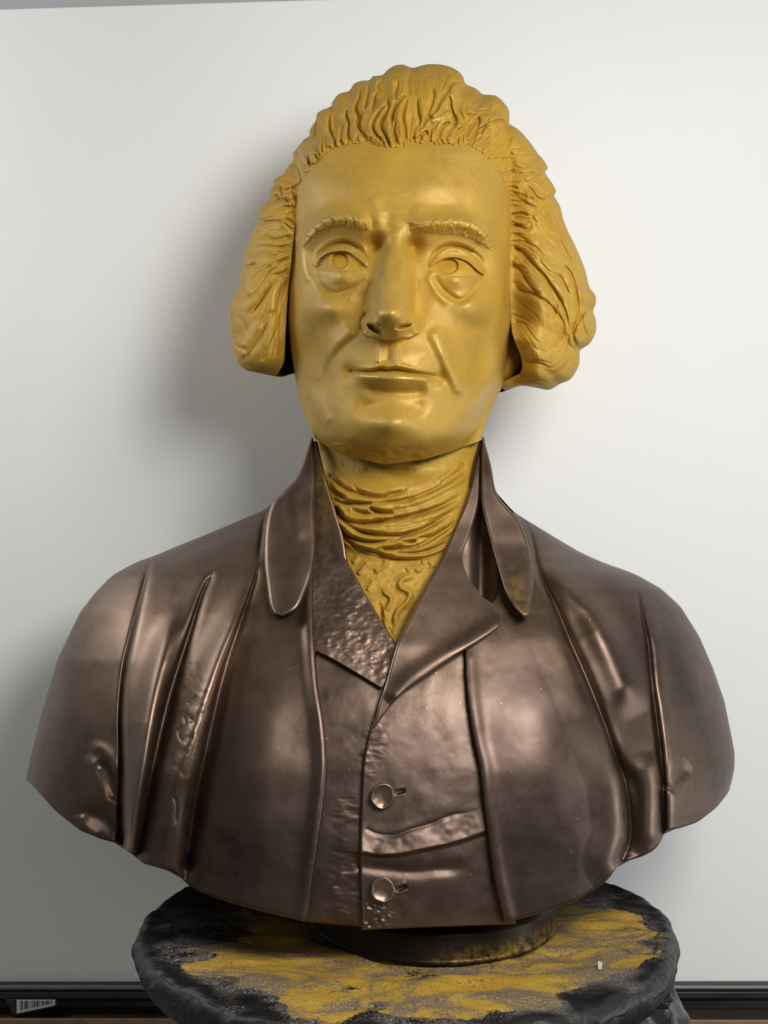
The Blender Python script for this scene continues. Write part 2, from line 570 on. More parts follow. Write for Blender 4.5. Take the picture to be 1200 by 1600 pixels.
def mat_spattered():
    m, nt, b = new_mat('paint_spattered_plastic')
    tc = nt.nodes.new('ShaderNodeTexCoord').outputs['Object']
    mp = nt.nodes.new('ShaderNodeMapping'); mp.inputs['Rotation'].default_value = (0, 0, R(14)); mp.inputs['Scale'].default_value = (1, 1.7, 1)
    nt.links.new(tc, mp.inputs['Vector'])
    v = mp.outputs[0]
    big = noise_tex(nt, 7, 6, 0.62, v, 1.2)
    mid = noise_tex(nt, 22, 6, 0.7, v, 0.8)
    fine = noise_tex(nt, 420, 3, 0.7, tc)
    zone = nt.nodes.new('ShaderNodeAttribute'); zone.attribute_name = 'zone'
    yel = math_n(nt, 'ADD', math_n(nt, 'MULTIPLY_ADD', big, 1.5, -0.62), math_n(nt, 'MULTIPLY_ADD', mid, 0.9, -0.45))
    yel = math_n(nt, 'ADD', yel, math_n(nt, 'MULTIPLY_ADD', zone.outputs['Fac'], 1.05, -0.50))
    yel = math_n(nt, 'ADD', yel, math_n(nt, 'MULTIPLY_ADD', fine, 0.35, -0.17))
    ym = ramp(nt, yel, [(0.34, (0, 0, 0)), (0.46, (1, 1, 1))])
    blk = ramp(nt, mid, [(0.35, (0.006, 0.006, 0.007)), (0.62, (0.017, 0.0165, 0.016)), (0.74, (0.07, 0.066, 0.06))])
    yc = ramp(nt, fine, [(0.3, (0.38, 0.215, 0.018)), (0.65, (0.62, 0.37, 0.03))])
    grey = ramp(nt, math_n(nt, 'ADD', math_n(nt, 'MULTIPLY', noise_tex(nt, 8, 6, 0.7, v, 1.8), 1.0), math_n(nt, 'MULTIPLY_ADD', fine, 0.5, -0.25)), [(0.44, (0, 0, 0)), (0.53, (1, 1, 1))])
    grey = math_n(nt, 'MULTIPLY', grey, ramp(nt, zone.outputs['Fac'], [(0.15, (0, 0, 0)), (0.6, (1, 1, 1))]))
    c = mix(nt, ym, blk, yc)
    gc = ramp(nt, noise_tex(nt, 700, 2, 0.6, tc), [(0.35, (0.07, 0.06, 0.055)), (0.6, (0.17, 0.145, 0.13)), (0.72, (0.45, 0.42, 0.38))])
    c = mix(nt, math_n(nt, 'MULTIPLY', grey, 0.8), c, gc)
    vo = nt.nodes.new('ShaderNodeTexVoronoi'); vo.feature = 'DISTANCE_TO_EDGE'; vo.inputs['Scale'].default_value = 9
    dv = nt.nodes.new('ShaderNodeVectorMath'); dv.operation = 'MULTIPLY_ADD'; dv.inputs[1].default_value = (0.12, 0.12, 0.12)
    nx = nt.nodes.new('ShaderNodeTexNoise'); nx.inputs['Scale'].default_value = 14; nx.inputs['Detail'].default_value = 5
    nt.links.new(tc, nx.inputs['Vector']); nt.links.new(nx.outputs['Color'], dv.inputs[0]); nt.links.new(v, dv.inputs[2])
    nt.links.new(dv.outputs[0], vo.inputs['Vector'])
    crack = math_n(nt, 'MULTIPLY', ramp(nt, vo.outputs['Distance'], [(0.006, (1, 1, 1)), (0.02, (0, 0, 0))]), ramp(nt, noise_tex(nt, 6, 4, 0.6, tc), [(0.5, (0, 0, 0)), (0.6, (1, 1, 1))]))
    c = mix(nt, math_n(nt, 'MULTIPLY', crack, 0.9), c, (0.012, 0.011, 0.010))
    gl = ramp(nt, noise_tex(nt, 900, 1, 0.4, tc), [(0.70, (0, 0, 0)), (0.74, (1, 1, 1))])
    gl = math_n(nt, 'MULTIPLY', gl, ramp(nt, zone.outputs['Fac'], [(0.1, (0, 0, 0)), (0.5, (1, 1, 1))]))
    c = mix(nt, math_n(nt, 'MULTIPLY', gl, 0.8), c, (0.75, 0.73, 0.7))
    nt.links.new(c, b.inputs['Base Color'])
    rg = math_n(nt, 'MULTIPLY_ADD', math_n(nt, 'MAXIMUM', ym, grey), 0.34, 0.46)
    nt.links.new(rg, b.inputs['Roughness'])
    nrm = bump(nt, mid, 0.22, 0.005)
    nrm = bump(nt, fine, 0.35, 0.0015, nrm)
    nt.links.new(nrm, b.inputs['Normal'])
    return m


M_SPAT = mat_spattered()
M_BAG = plain('black_bag_plastic', (0.022, 0.022, 0.024), 0.28, 0, 0.3, 60, 0.25)


def vnoise2(x, y, seed, scale):
    r = np.random.default_rng(seed)
    g = r.standard_normal((64, 64)).astype(np.float32)
    return bilin(g, (x / scale) % 60 + 1, (y / scale) % 60 + 1, True)


stand = empty('turntable_stand', (0, -DISC_D * S, -DISC_H * S - 0.09), 'round work stand wrapped in black plastic, spattered with yellow paint', 'stand')
na, nr = 520, 150
ang = np.linspace(0, 2 * math.pi, na, endpoint=False)
prof = []   # radius factor, drop
for k in range(nr):
    s_ = k / (nr - 1)
    if s_ < 0.62:
        prof.append((s_ / 0.62 * 0.955, 0.0))
    else:
        a = (s_ - 0.62) / 0.38
        if a < 0.5:
            q = a / 0.5 * math.pi / 2
            prof.append((0.955 + 0.045 * math.sin(q), 20 * (1 - math.cos(q))))
        else:
            q = (a - 0.5) / 0.5
            prof.append((1.0 - 0.26 * q ** 1.9, 20 + 95 * q))
prof = np.array(prof)
A, K = np.meshgrid(ang, np.arange(nr))
rr = DISC_R * prof[K, 0]
dr = prof[K, 1]
xx, yy = rr * np.cos(A), rr * np.sin(A)
# radial pleats on the rim, shallow ripples on top
pleat = (vnoise2(A * 30 + 5, dr * 0.05 + 3, 3, 1.0) * 1.0 + vnoise2(A * 75, dr * 0.1, 4, 1.0) * 0.8) * sstep((rr / DISC_R - 0.86) / 0.12)
ripple = vnoise2(xx + 600 + 0.4 * yy, yy * 2.2 + 900, 5, 45) * 1.5 + vnoise2(xx + yy + 900, yy * 2 + 900, 6, 16) * 0.7
crest = np.abs(vnoise2(xx * 0.7 + yy * 0.5 + 900, yy * 1.7 + 900, 8, 60)) * -3
rad = 1 + pleat / DISC_R + vnoise2(A * 6 + 2, A * 0 + 2, 9, 1.0) * 0.005 * sstep((rr / DISC_R - 0.7) / 0.3)
zd = -dr + np.where(dr < 20, ripple + crest, 0) + vnoise2(A * 20 + 3, dr * 0.04 + 8, 12, 1.0) * 0.8 * (dr > 4)
vx = (xx * rad + 33) * S * 1.0
vy = (yy * rad) * S
V = np.stack([vx, vy, zd * S], -1)
cover = obj_mesh('plastic_cover', V.reshape(-1, 3) + np.array([0, -DISC_D * S, -DISC_H * S]), grid_faces(nr, na, True)[:, ::-1], M_SPAT, stand)
th = A
zone = sstep((0.985 - rr / DISC_R + 0.05 * vnoise2(A * 9, rr * 0.02, 15, 1.0)) / 0.14) * np.where(dr > 6, 0, 1)
zone = zone * (0.25 + 0.75 * sstep((0.55 - np.sin(A) * rr / DISC_R) / 0.7))
zone = zone * (1 - 0.5 * sstep((-np.cos(A) * rr / DISC_R - 0.42) / 0.45) * sstep((np.sin(A) + 0.75) / 0.5))
set_attr(cover, 'zone', zone)
# post under the plate
ring = np.linspace(0, 2 * math.pi, 64, endpoint=False)
pv = []
for z, r_ in ((-60, 300), (-140, 250), (-150, 60), (-420, 55), (-430, 200), (-460, 210)):
    for a in ring:
        pv.append((33 * S + r_ * S * math.cos(a), -DISC_D * S + r_ * S * math.sin(a), (-DISC_H + z) * S))
obj_mesh('post', np.array(pv), grid_faces(6, 64, True)[:, ::-1], M_BLACK, stand)
# loose plastic gathered at the right under the rim
nu, nv = 90, 70
U, Vv = np.meshgrid(np.linspace(0, 1, nu), np.linspace(0, 1, nv))
ca = R(-62) + U * R(52)
rb = 388 + 75 * Vv + 34 * np.sin(U * 3.1) * Vv
fold = 14 * np.sin(U * 23 + 3 * Vv + 2 * np.sin(U * 9)) * (0.3 + 0.7 * Vv) + vnoise2(U * 14 + 2, Vv * 9 + 2, 21, 1.0) * 9
bx_ = 33 + (rb + fold) * np.cos(ca); by_ = (rb + fold) * np.sin(ca)
bz_ = -62 - 150 * Vv + vnoise2(U * 10 + 2, Vv * 12 + 2, 22, 1.0) * 8
Vb = np.stack([bx_ * S, by_ * S - DISC_D * S, (bz_ - DISC_H) * S], -1)
obj_mesh('loose_plastic', Vb.reshape(-1, 3), grid_faces(nv, nu), M_BAG, stand)

# a small white chip lying on the stand
chip_v = []
for (a, b_) in ((-4, -9), (1, -10), (5, 7), (0, 11)):
    chip_v.append((a, b_))
c0 = np.array([((937 - 600) * (F - 260) / F) * S, -260 * S, -DISC_H * S + 4.5 * S])
top = [(c0[0] + a * S, c0[1] + b_ * S, c0[2] + 0.8 * S + 0.10 * b_ * S) for a, b_ in chip_v]
bot = [(x, y, z - 1.6 * S) for x, y, z in top]
chip = obj_mesh('paper_scrap', np.array(top + bot), [(0, 1, 2, 3), (7, 6, 5, 4)] + [(i, i + 4, (i + 1) % 4 + 4, (i + 1) % 4) for i in range(4)], plain('paper_white', (0.75, 0.73, 0.68), 0.6), None, False)
tag(chip, 'tiny white paper scrap lying on the yellow spattered stand', 'scrap')

# ---------------------------------------------------------------- the bust
bust = empty('portrait_bust', (0, -70 * S, -DISC_H * S), 'sculpted portrait bust of a man, ochre gold head above a brown bronze coat', 'bust')


def lathe(name, prof, cx, cd, zbase, mat, parent, n=160):
    vs = []
    a = np.linspace(0, 2 * math.pi, n, endpoint=False)
    for r_, z in prof:
        vs.append(np.stack([(cx + r_ * np.cos(a)) * S, (-cd + r_ * np.sin(a)) * S, np.full(n, (zbase + z) * S)], -1))
    return obj_mesh(name, np.concatenate(vs), grid_faces(len(prof), n, True)[:, ::-1], mat, parent)


sp = [(0, 1), (178, 1), (182, 3), (183, 7)] + [(182 - 5 * (k / 10), 8 + 34 * k / 10) for k in range(11)] + [(165, 50), (130, 62), (110, 90), (100, 140), (0, 145)]
socle = lathe('socle', sp, 76, 74, -DISC_H, mat_bronze('shade_tinted_socle', dark=0.14), bust)  # bronze colour darkened to stand in for the chest's shadow
zs = np.array([v.co.z for v in socle.data.vertices]) / S + DISC_H
xs_ = np.array([v.co.x for v in socle.data.vertices]) / S - 76
set_attr(socle, 'dust', sstep((34 - zs) / 26) * sstep((xs_ + 40) / 110))

# ================= FACE
FT = [  # row, left, right, front depth, edge depth, section power
    (185, 522, 764, 64, -60, 2.2),
    (205, 492, 788, 92, -55, 2.2),
    (230, 462, 806, 116, -50, 2.4),
    (290, 455, 812, 148, -45, 2.3),
    (350, 453, 813, 164, -42, 2.25),
    (400, 452, 813, 164, -40, 2.2),
    (450, 450, 812, 167, -38, 2.15),
    (500, 449, 808, 175, -35, 2.0),
    (550, 455, 801, 183, -32, 1.9),
    (580, 460, 794, 186, -28, 1.85),
    (600, 463, 788, 188, -25, 1.8),
    (650, 468, 774, 192, -14, 1.75),
    (672, 472, 767, 190, -8, 1.8),
    (686, 476, 763, 184, 0, 1.85),
    (698, 480, 759, 174, 12, 2.0),
    (712, 485, 754, 158, 22, 2.0),
    (725, 489, 750, 138, 30, 2.0)]
JAW = [(440, 640), (484, 676), (500, 692), (535, 711), (600, 726), (662, 718), (709, 704), (750, 689), (800, 640)]


def face_base(px, py0, clip=True):
    xl = smooth_interp(FT, 1, py0, 10); xr = smooth_interp(FT, 2, py0, 10)
    df = smooth_interp(FT, 3, py0, 8); d0 = smooth_interp(FT, 4, py0, 10); p = smooth_interp(FT, 5, py0, 10)
    xc, a = (xl + xr) / 2, (xr - xl) / 2
    t = np.clip((px - xc) / a, -1, 1)
    d = d0 + (df - d0) * np.maximum(0, 1 - np.abs(t) ** p) ** (1 / p)
    return d + 0.09 * (px - 609) * (1 - np.abs(t) ** 6)


FR = Relief(430, 150, 840, 760, 2.0)
Z2 = zz(440, 300, 3.158)
Z3 = zz(440, 480, 3.158)

# --- nose
nose_h = [(355, 0), (368, 3), (382, 9), (400, 20), (425, 35), (450, 49), (470, 60), (484, 66), (494, 66), (503, 61), (512, 50), (520, 33), (527, 14), (532, 0)]
nose_w = [(355, 34), (385, 33), (400, 34), (425, 37), (450, 40), (470, 42), (490, 41), (505, 42), (520, 38), (532, 30)]
nose_c = [(355, 612), (385, 617), (420, 616), (450, 613), (480, 610), (500, 609), (532, 608)]
hh = smooth_interp(nose_h, 1, FR.Y, 1); ww = smooth_interp(nose_w, 1, FR.Y, 1); cc = smooth_interp(nose_c, 1, FR.Y, 1)
plat = smooth_interp([(355, 6), (385, 7), (420, 10), (450, 13), (475, 16), (495, 16), (515, 12), (532, 8)], 1, FR.Y, 1)
flat = np.clip((np.abs(FR.X - cc) - plat) / (ww - plat), 0, 1)
FR.m += (0.97 * hh * (0.5 + 0.5 * np.cos(math.pi * flat)) ** 0.95).astype(np.float32)
FR.blob(609, 487, 20, 17, 13)
FR.groove([(590, 474), (587, 488), (591, 502), (598, 514)], 4, 5, sharp=False)
FR.groove([(629, 476), (631, 490), (627, 503), (620, 513)], 4, 4, sharp=False)
FR.blob(612, 438, 12, 22, 2.5)
# wings and nostrils
FR.blob(577, 506, 12, 13, 15)
FR.blob(646, 506, 12, 13, 15)
FR.groove([(588, 484), (575, 488), (565, 497), (563, 508), (568, 521)], 3.6, 8, (0.3, 0.15))
FR.groove([(634, 486), (647, 489), (657, 497), (660, 507), (655, 520)], 4.0, 5, (0.3, 0.15))
FR.step([(565, 517), (573, 525), (590, 528), (607, 531), (625, 528), (642, 527), (657, 518)], 9, 20, -1, 1.5, (0.05, 0.05))
FR.disc(587, 514, 12.5, 4.6, -30, 2.4, 30)
FR.disc(631, 510, 9.5, 2.8, -22, 2.0, -12)
# --- eye sockets and brows
FR.blob(541, 400, 38, 25, -34)
FR.blob(708, 405, 38, 25, -34)
FR.blob(589, 383, 16, 16, -27)
FR.blob(645, 386, 16, 16, -26)
FR.blob(492, 412, 16, 26, -7)
FR.blob(757, 418, 14, 26, -7)
FR.ridge([(582, 352), (560, 344), (535, 339), (508, 345), (484, 364), (474, 395)], 13, 15)
FR.ridge([(640, 354), (665, 349), (695, 347), (725, 348), (752, 361), (770, 392)], 13, 15)
FR.ridge([(470, 372), (472, 395), (478, 425), (488, 445)], 6, 4)
FR.ridge([(579, 306), (588, 328), (598, 354)], 10, 2.6)
FR.ridge([(660, 318), (650, 336), (642, 354)], 10, 2.6)
FR.groove([(608, 330), (607, 350), (610, 366)], 10, 2.2, sharp=False)
FR.groove([(642, 348), (639, 357), (642, 366)], 3, 2.0)
FR.groove([(573, 324), (580, 345), (583, 360)], 4, 1.5)
FR.blob(560, 290, 40, 22, 3); FR.blob(665, 288, 40, 22, 3)
FR.blob(690, 318, 26, 12, -2)
# --- eyelids, bags
EYE = {
    'l': dict(c=(536, 408), up=[(495, 419), (500, 405), (515, 395.5), (538, 393), (555, 401), (573, 418)],
              lo=[(495, 419), (512, 423), (535, 424), (558, 421), (573, 418)],
              fold=[(491, 416), (500, 396), (517, 384), (536, 379), (553, 383), (568, 396), (580, 412)],
              bag=[(496, 424), (496, 437), (505, 450), (524, 459), (547, 453), (565, 441), (577, 427)], iris=(530, 406.5, 14, 13)),
    'r': dict(c=(711, 414), up=[(671, 420), (682, 411), (697, 403.5), (713, 403), (731, 410), (746, 423), (755, 431)],
              lo=[(671, 420), (687, 427.5), (708, 431), (735, 431.5), (755, 431)],
              fold=[(670, 412), (680, 396), (695, 386), (711, 384), (731, 390), (750, 405), (760, 424)],
              bag=[(675, 426), (683, 442), (698, 459), (718, 469), (735, 460), (747, 442), (754, 434)], iris=(702, 415.5, 13.8, 12)),
}
for k, e in EYE.items():
    cx, cy = e['c']
    FR.blob(cx, cy + 3, 31, 21, 21)                                   # the ball under the lids
    FR.step(e['up'], 7.0, [7, 15, 17, 15, 8], -1, 1.0, (0.06, 0.06), 1.0)   # upper lid
    FR.groove(e['fold'], 2.6, [2, 6, 7, 6, 3], (0.12, 0.2), 0.25)
    FR.step(e['lo'], 4.0, 13, 1, 1.3, (0.1, 0.1), 1.2)                # lower lid
    FR.groove(e['bag'], 5.0, [1, 4, 6, 6, 4, 1], (0.1, 0.15), sharp=False)
    b_ = np.mean(e['bag'], 0)
    FR.blob(b_[0] + 1, b_[1] - 6, 20, 11, 8)
FR.ridge([(577, 424), (560, 452), (536, 468)], 7, 3)
FR.ridge([(667, 424), (682, 455), (704, 478)], 7, 3.5)
FR.groove([(576, 436), (590, 455), (596, 480)], 10, 3, sharp=False)
FR.groove([(646, 430), (640, 455), (638, 478)], 10, 3, sharp=False)
# --- cheeks
FR.blob(510, 482, 28, 20, 18); FR.blob(740, 480, 28, 24, 19)
FR.blob(572, 472, 18, 24, -6); FR.blob(656, 476, 18, 24, -6)
FR.blob(473, 335, 18, 44, -11); FR.blob(788, 340, 18, 44, -11)
FR.blob(490, 556, 27, 50, -25); FR.blob(752, 560, 28, 52, -27)
FR.blob(735, 512, 14, 10, -2.5)
# --- muzzle
FR.blob(611, 572, 55, 42, 13)
nl = [(566, 514), (553, 527), (533, 545), (517, 566), (508, 590), (507, 616)]
FR.ridge([(x - 13, y - 6) for x, y in nl], 15, [5, 9, 12, 11, 4], (0.15, 0.2))
FR.groove(nl, 6.0, [2, 3, 3, 4, 3], (0.15, 0.25), sharp=False)
nr_ = [(660, 516), (669, 534), (681, 559), (694, 588), (705, 612), (711, 634)]
FR.ridge([(x + 13, y - 6) for x, y in nr_], 15, [4, 8, 11, 12, 5], (0.15, 0.2))
FR.groove(nr_, 7.0, [2, 2, 3, 4, 3], (0.15, 0.4), sharp=False)
FR.ridge([(732, 606), (726, 632), (714, 652)], 9, 1.8)
FR.groove([(717, 610), (712, 632), (700, 652)], 6, 1.6, sharp=False)
FR.blob(690, 612, 14, 16, 2)
FR.groove([(480, 606), (487, 638), (499, 662), (518, 682)], 6, 6, sharp=False)
FR.ridge([(496, 606), (504, 640), (518, 664)], 8, 3)
FR.blob(527, 615, 16, 26, 3)
# --- mouth
FR.groove([(543, 579), (560, 581), (580, 581), (594, 578), (606, 579.5), (618, 578), (640, 581.5), (662, 585), (684, 589)], 3.2, [6, 11, 13, 13, 13, 11, 6], (0.05, 0.05))
FR.step([(548, 581), (580, 583), (606, 582), (640, 584), (680, 590)], 5, 12, 1, 1.2, (0.1, 0.1), 1.0)
FR.blob(544, 581, 9, 10, -8); FR.blob(685, 591, 9, 10, -8)
FR.ridge([(553, 586), (585, 591), (614, 593), (645, 594), (676, 595)], 9, [3, 8, 9.5, 8, 3], (0.1, 0.1))
FR.ridge([(556, 575), (580, 575), (596, 571), (608, 573), (622, 571), (645, 576), (672, 583)], 3.6, [1, 3, 4.5, 3, 4.5, 3, 1])
FR.groove([(560, 604), (590, 610), (615, 612), (645, 613), (672, 609)], 9, 9, sharp=False)
FR.ridge([(596, 533), (593, 552), (590, 568)], 4.2, 3.8, (0.3, 0.1))
FR.ridge([(618, 533), (620, 552), (622, 569)], 4.2, 3.8, (0.3, 0.1))
FR.groove([(607, 534), (606, 566)], 6.5, 4.5, (0.2, 0.1), sharp=False)
FR.blob(563, 552, 16, 16, 1.5); FR.blob(655, 555, 16, 16, 1.5)
# --- chin
FR.groove([(553, 648), (580, 632), (612, 626), (645, 632), (672, 648)], 15, 7, sharp=False)
FR.groove([(583, 628), (566, 638), (551, 648)], 4, 1.2)
FR.blob(609, 662, 40, 20, 15)
FR.ridge([(505, 668), (540, 690), (575, 700), (609, 703), (650, 700), (700, 688), (735, 672)], 13, 3)
FR.m += FR.noise(26, 0.45) + FR.noise(60, 0.6)
FR.m *= 1.3
jc = smooth_interp([(430, 545), (470, 606), (488, 640), (512, 668), (550, 689), (609, 698), (668, 691), (712, 669), (744, 634), (772, 592), (840, 500)], 1, FR.X, 3)
q = (FR.Y - jc) / 7.0
FR.m -= np.minimum(1.45 * 7.0 * np.logaddexp(0, q), 62).astype(np.float32)
# rough tool marks under the chin
um = FR.mask([(520, 692), (560, 702), (610, 700), (655, 704), (660, 722), (610, 728), (560, 718)], 6)
FR.m += um * (FR.noise(9, 3.0, 1.7, 0.55))
# jaw edge against the neck piece on the right, below the ear
FR.groove([(803, 520), (797, 555), (788, 592)], 4, 5, (0.3, 0.1))

nc, nrow = 430, 560
u = np.linspace(-1, 1, nc)
t = np.sin(u * math.pi / 2)
v = np.linspace(0, 1, nrow)
py0 = (185 + v * (725 - 185))[:, None] * np.ones((1, nc))
xl = smooth_interp(FT, 1, py0, 10); xr = smooth_interp(FT, 2, py0, 10)
px = (xl + xr) / 2 + (xr - xl) / 2 * t[None, :]
yb = smooth_interp(JAW, 1, px)
py = np.where(py0 < 600, py0, 600 + (py0 - 600) * (yb - 600) / 125.0)
d = face_base(px, py0) + FR.at(px, py) * (1 - np.abs(t[None, :]) ** 10)

# eye openings: pushed in behind the eyeball meshes
OPEN = Relief(480, 380, 770, 440, 3.0)
for e in EYE.values():
    OPEN.m += OPEN.mask(e['up'] + e['lo'][::-1][1:-1], 0.7)
d_face_open = d - 16 * OPEN.at(px, py) * ((px > 480) & (px < 770) & (py > 380) & (py < 440))
# back of the head, coarse
nb = 40
tb = np.sin(np.linspace(1, -1, nb + 2)[1:-1] * math.pi / 2)
pxb = (xl[:, :1] + xr[:, :1]) / 2 + (xr - xl)[:, :1] / 2 * tb[None, :]
d0c = smooth_interp(FT, 4, py0[:, :1])
dbk = d0c - 150 * np.sqrt(np.maximum(0, 1 - tb[None, :] ** 2)) * sstep((py0[:, :1] - 150) / 60)
pyb = np.where(py0[:, :1] < 600, py0[:, :1], 600 + (py0[:, :1] - 600) * (smooth_interp(JAW, 1, pxb) - 600) / 125.0)
PX = np.concatenate([px, pxb], 1); PY = np.concatenate([py, pyb], 1); DD = np.concatenate([d_face_open, dbk], 1)
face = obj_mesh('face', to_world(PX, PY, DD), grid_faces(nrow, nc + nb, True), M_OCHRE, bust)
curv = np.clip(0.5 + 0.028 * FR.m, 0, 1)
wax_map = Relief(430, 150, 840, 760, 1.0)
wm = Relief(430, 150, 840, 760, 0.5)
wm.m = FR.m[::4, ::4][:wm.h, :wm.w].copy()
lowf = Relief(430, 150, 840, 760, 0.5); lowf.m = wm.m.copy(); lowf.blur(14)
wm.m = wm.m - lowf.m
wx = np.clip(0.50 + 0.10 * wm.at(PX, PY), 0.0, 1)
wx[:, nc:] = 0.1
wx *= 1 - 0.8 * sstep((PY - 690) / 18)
set_attr(face, 'wax_sheen', wx)


# neck behind the jaw
NT = [(480, 470, 826), (560, 470, 824), (588, 474, 808), (606, 480, 774), (660, 492, 752), (740, 500, 744)]
nu_, nv_ = 90, 120
py_n = np.linspace(480, 740, nv_)[:, None] * np.ones((1, nu_))
t_n = np.sin(np.linspace(-1, 1, nu_) * math.pi / 2)[None, :]
nl_, nr2 = smooth_interp(NT, 1, py_n, 4), smooth_interp(NT, 2, py_n, 4)
px_n = (nl_ + nr2) / 2 + (nr2 - nl_) / 2 * t_n
d_n = -40 + 105 * np.sqrt(np.maximum(0, 1 - t_n ** 2)) + 3 * np.sin(px_n * 0.13 + py_n * 0.05)
neck = obj_mesh('neck', to_world(px_n, py_n, d_n), grid_faces(nv_, nu_), M_OCHRE, bust)
set_attr(neck, 'wax_sheen', np.full(nu_ * nv_, 0.1))


# eyeballs with incised irises
def eye(e):
    cx, cy = e['c']
    ix, iy, ra, rb = e['iris']
    n = 90
    g = np.linspace(-1, 1, n)
    U, W_ = np.meshgrid(g, g)
    ex, ey = cx - 1 + 45 * U, cy + 2 + 22 * W_
    base = face_base(ex, ey)
    m = Relief(cx - 60, cy - 40, cx + 60, cy + 40, 3)
    m.m += FR_low_at(m.X, m.Y)
    m.blob(cx, cy, 27, 20, 6)
    m.m -= 2
    m.disc(ix, iy, ra, rb, -9.5, 1.1)
    m.groove([(ix + (ra + 1) * math.cos(a), iy + (rb + 1) * math.sin(a)) for a in np.linspace(0, 2 * math.pi, 17)[:-1]], 0.9, -1.2, (0, 0), closed=True)
    m.m += m.noise(9, 0.3)
    dd = base + m.at(ex, ey)
    o = obj_mesh('eye', to_world(ex, ey, dd), grid_faces(n, n), M_OCHRE, face)
    set_attr(o, 'wax_sheen', np.full(n * n, 0.25))
    return o


def FR_low_at(X, Y):
    """socket + ball, without lid details"""
    r = np.zeros_like(X)
    for (cx, cy, sx, sy, h) in ((541, 400, 38, 25, -34), (708, 405, 38, 25, -34), (589, 383, 16, 16, -27), (645, 386, 16, 16, -26),
                                (492, 412, 16, 26, -7), (757, 418, 14, 26, -7), (536, 411, 31, 21, 21), (711, 417, 31, 21, 21)):
        r += h * np.exp(-((X - cx) / sx) ** 2 - ((Y - cy) / sy) ** 2)
    return 1.3 * r - 2.0


for e in EYE.values():
    eye(e)


# generic sheet between two edge curves, with thickness and a rounded rim
def sheet(name, ca, cb, dfun, mat, parent, nu=120, nv=160, th=10.0, rim=6.0, rim_sides=(1, 1, 1, 1), relief=None, wax_sheen=0.0, rim_highlight=0.0, dust=None):
    A_, ta = spline(ca, 0.5); B_, tb_ = spline(cb, 0.5)

    def res(c):
        L = np.concatenate([[0], np.cumsum(np.linalg.norm(np.diff(c, axis=0), axis=1))])
        s_ = np.linspace(0, L[-1], nv)
        return np.stack([np.interp(s_, L, c[:, 0]), np.interp(s_, L, c[:, 1])], -1)
    a, b = res(A_), res(B_)
    uu = 0.5 - 0.5 * np.cos(np.linspace(0, math.pi, nu))
    uu = 0.5 * uu + 0.5 * np.linspace(0, 1, nu)
    PX = a[:, None, 0] * (1 - uu) + b[:, None, 0] * uu
    PY = a[:, None, 1] * (1 - uu) + b[:, None, 1] * uu
    wid = np.linalg.norm(b - a, axis=1)[:, None]
    L = 0.5 * (np.sum(np.linalg.norm(np.diff(a, axis=0), axis=1)) + np.sum(np.linalg.norm(np.diff(b, axis=0), axis=1)))
    vv = np.linspace(0, 1, nv)[:, None]
    D = dfun(PX, PY)
    if relief is not None:
        D = D + relief.at(PX, PY)
    e = [uu[None, :] * wid, (1 - uu[None, :]) * wid, vv * L + 0 * uu, (1 - vv) * L + 0 * uu]
    drop = 0
    rw = 0
    for k in range(4):
        if rim_sides[k]:
            q = np.clip(1 - e[k] / rim, 0, 1)
            drop = np.maximum(drop, rim * rim_sides[k] * (1 - np.sqrt(np.maximum(0, 1 - q * q))))
            rw = np.maximum(rw, np.exp(-((e[k] - rim * 0.5) / (rim * 0.7)) ** 2) * rim_sides[k])  # band along the rim for an edge highlight painted into the colour
    D = D - drop
    front = to_world(PX, PY, D)
    back = to_world(PX, PY, D - th)
    n = nu * nv
    f1 = grid_faces(nv, nu)
    f2 = grid_faces(nv, nu, off=n)[:, ::-1]
    # rim strip
    idx = np.arange(n).reshape(nv, nu)
    loop = np.concatenate([idx[0, :], idx[1:, -1], idx[-1, -2::-1], idx[-2:0:-1, 0]])
    l2 = np.roll(loop, -1)
    f3 = np.stack([loop, l2, l2 + n, loop + n], -1)
    o = obj_mesh(name, np.concatenate([front.reshape(-1, 3), back.reshape(-1, 3)]), np.concatenate([f1, f2, f3]), mat, parent)
    wv = np.clip(wax_sheen + rim_highlight * rw + 0 * D, 0, 1).ravel()
    set_attr(o, 'wax_sheen', np.concatenate([wv, wv]))
    if dust is not None:
        dv = dust(PX, PY).ravel()
        set_attr(o, 'dust', np.concatenate([dv, dv]))
    return o


def face_d(px, py):
    return face_base(px, py) + FR.at(px, py)


# eyebrows: tufted strips on the brow ridges
BW = Relief(455, 310, 800, 410, 3.0)
for k, (a, b_) in enumerate(zip(Z2((415, 190), (372, 188), (322, 178), (268, 172), (222, 178), (180, 195), (146, 232)),
                                Z2((398, 140), (338, 98), (292, 96), (232, 108), (188, 134), (146, 170), (112, 214)))):
    mid_ = ((a[0] + b_[0]) / 2 + rng.uniform(2, 5), (a[1] + b_[1]) / 2 + 1)
    BW.step([a, mid_, b_], rng.uniform(3.5, 6), 18, 1, 0.9, (0.25, 0.1))
    BW.groove([a, mid_, b_], 1.5, rng.uniform(1.0, 2.6), (0.2, 0.1))
for k, (a, b_) in enumerate(zip(Z2((700, 198), (758, 205), (800, 208), (850, 215), (905, 222), (950, 238), (990, 262), (1020, 290)),
                                Z2((745, 140), (790, 130), (848, 121), (898, 130), (945, 150), (988, 180), (1022, 215), (1046, 265)))):
    mid_ = ((a[0] + b_[0]) / 2 - rng.uniform(2, 5), (a[1] + b_[1]) / 2 + 1)
    BW.step([a, mid_, b_], rng.uniform(3.5, 6), 18, -1, 0.9, (0.25, 0.1))
    BW.groove([a, mid_, b_], 1.5, rng.uniform(1.0, 2.6), (0.2, 0.1))
BW.m += BW.noise(5, 0.5)
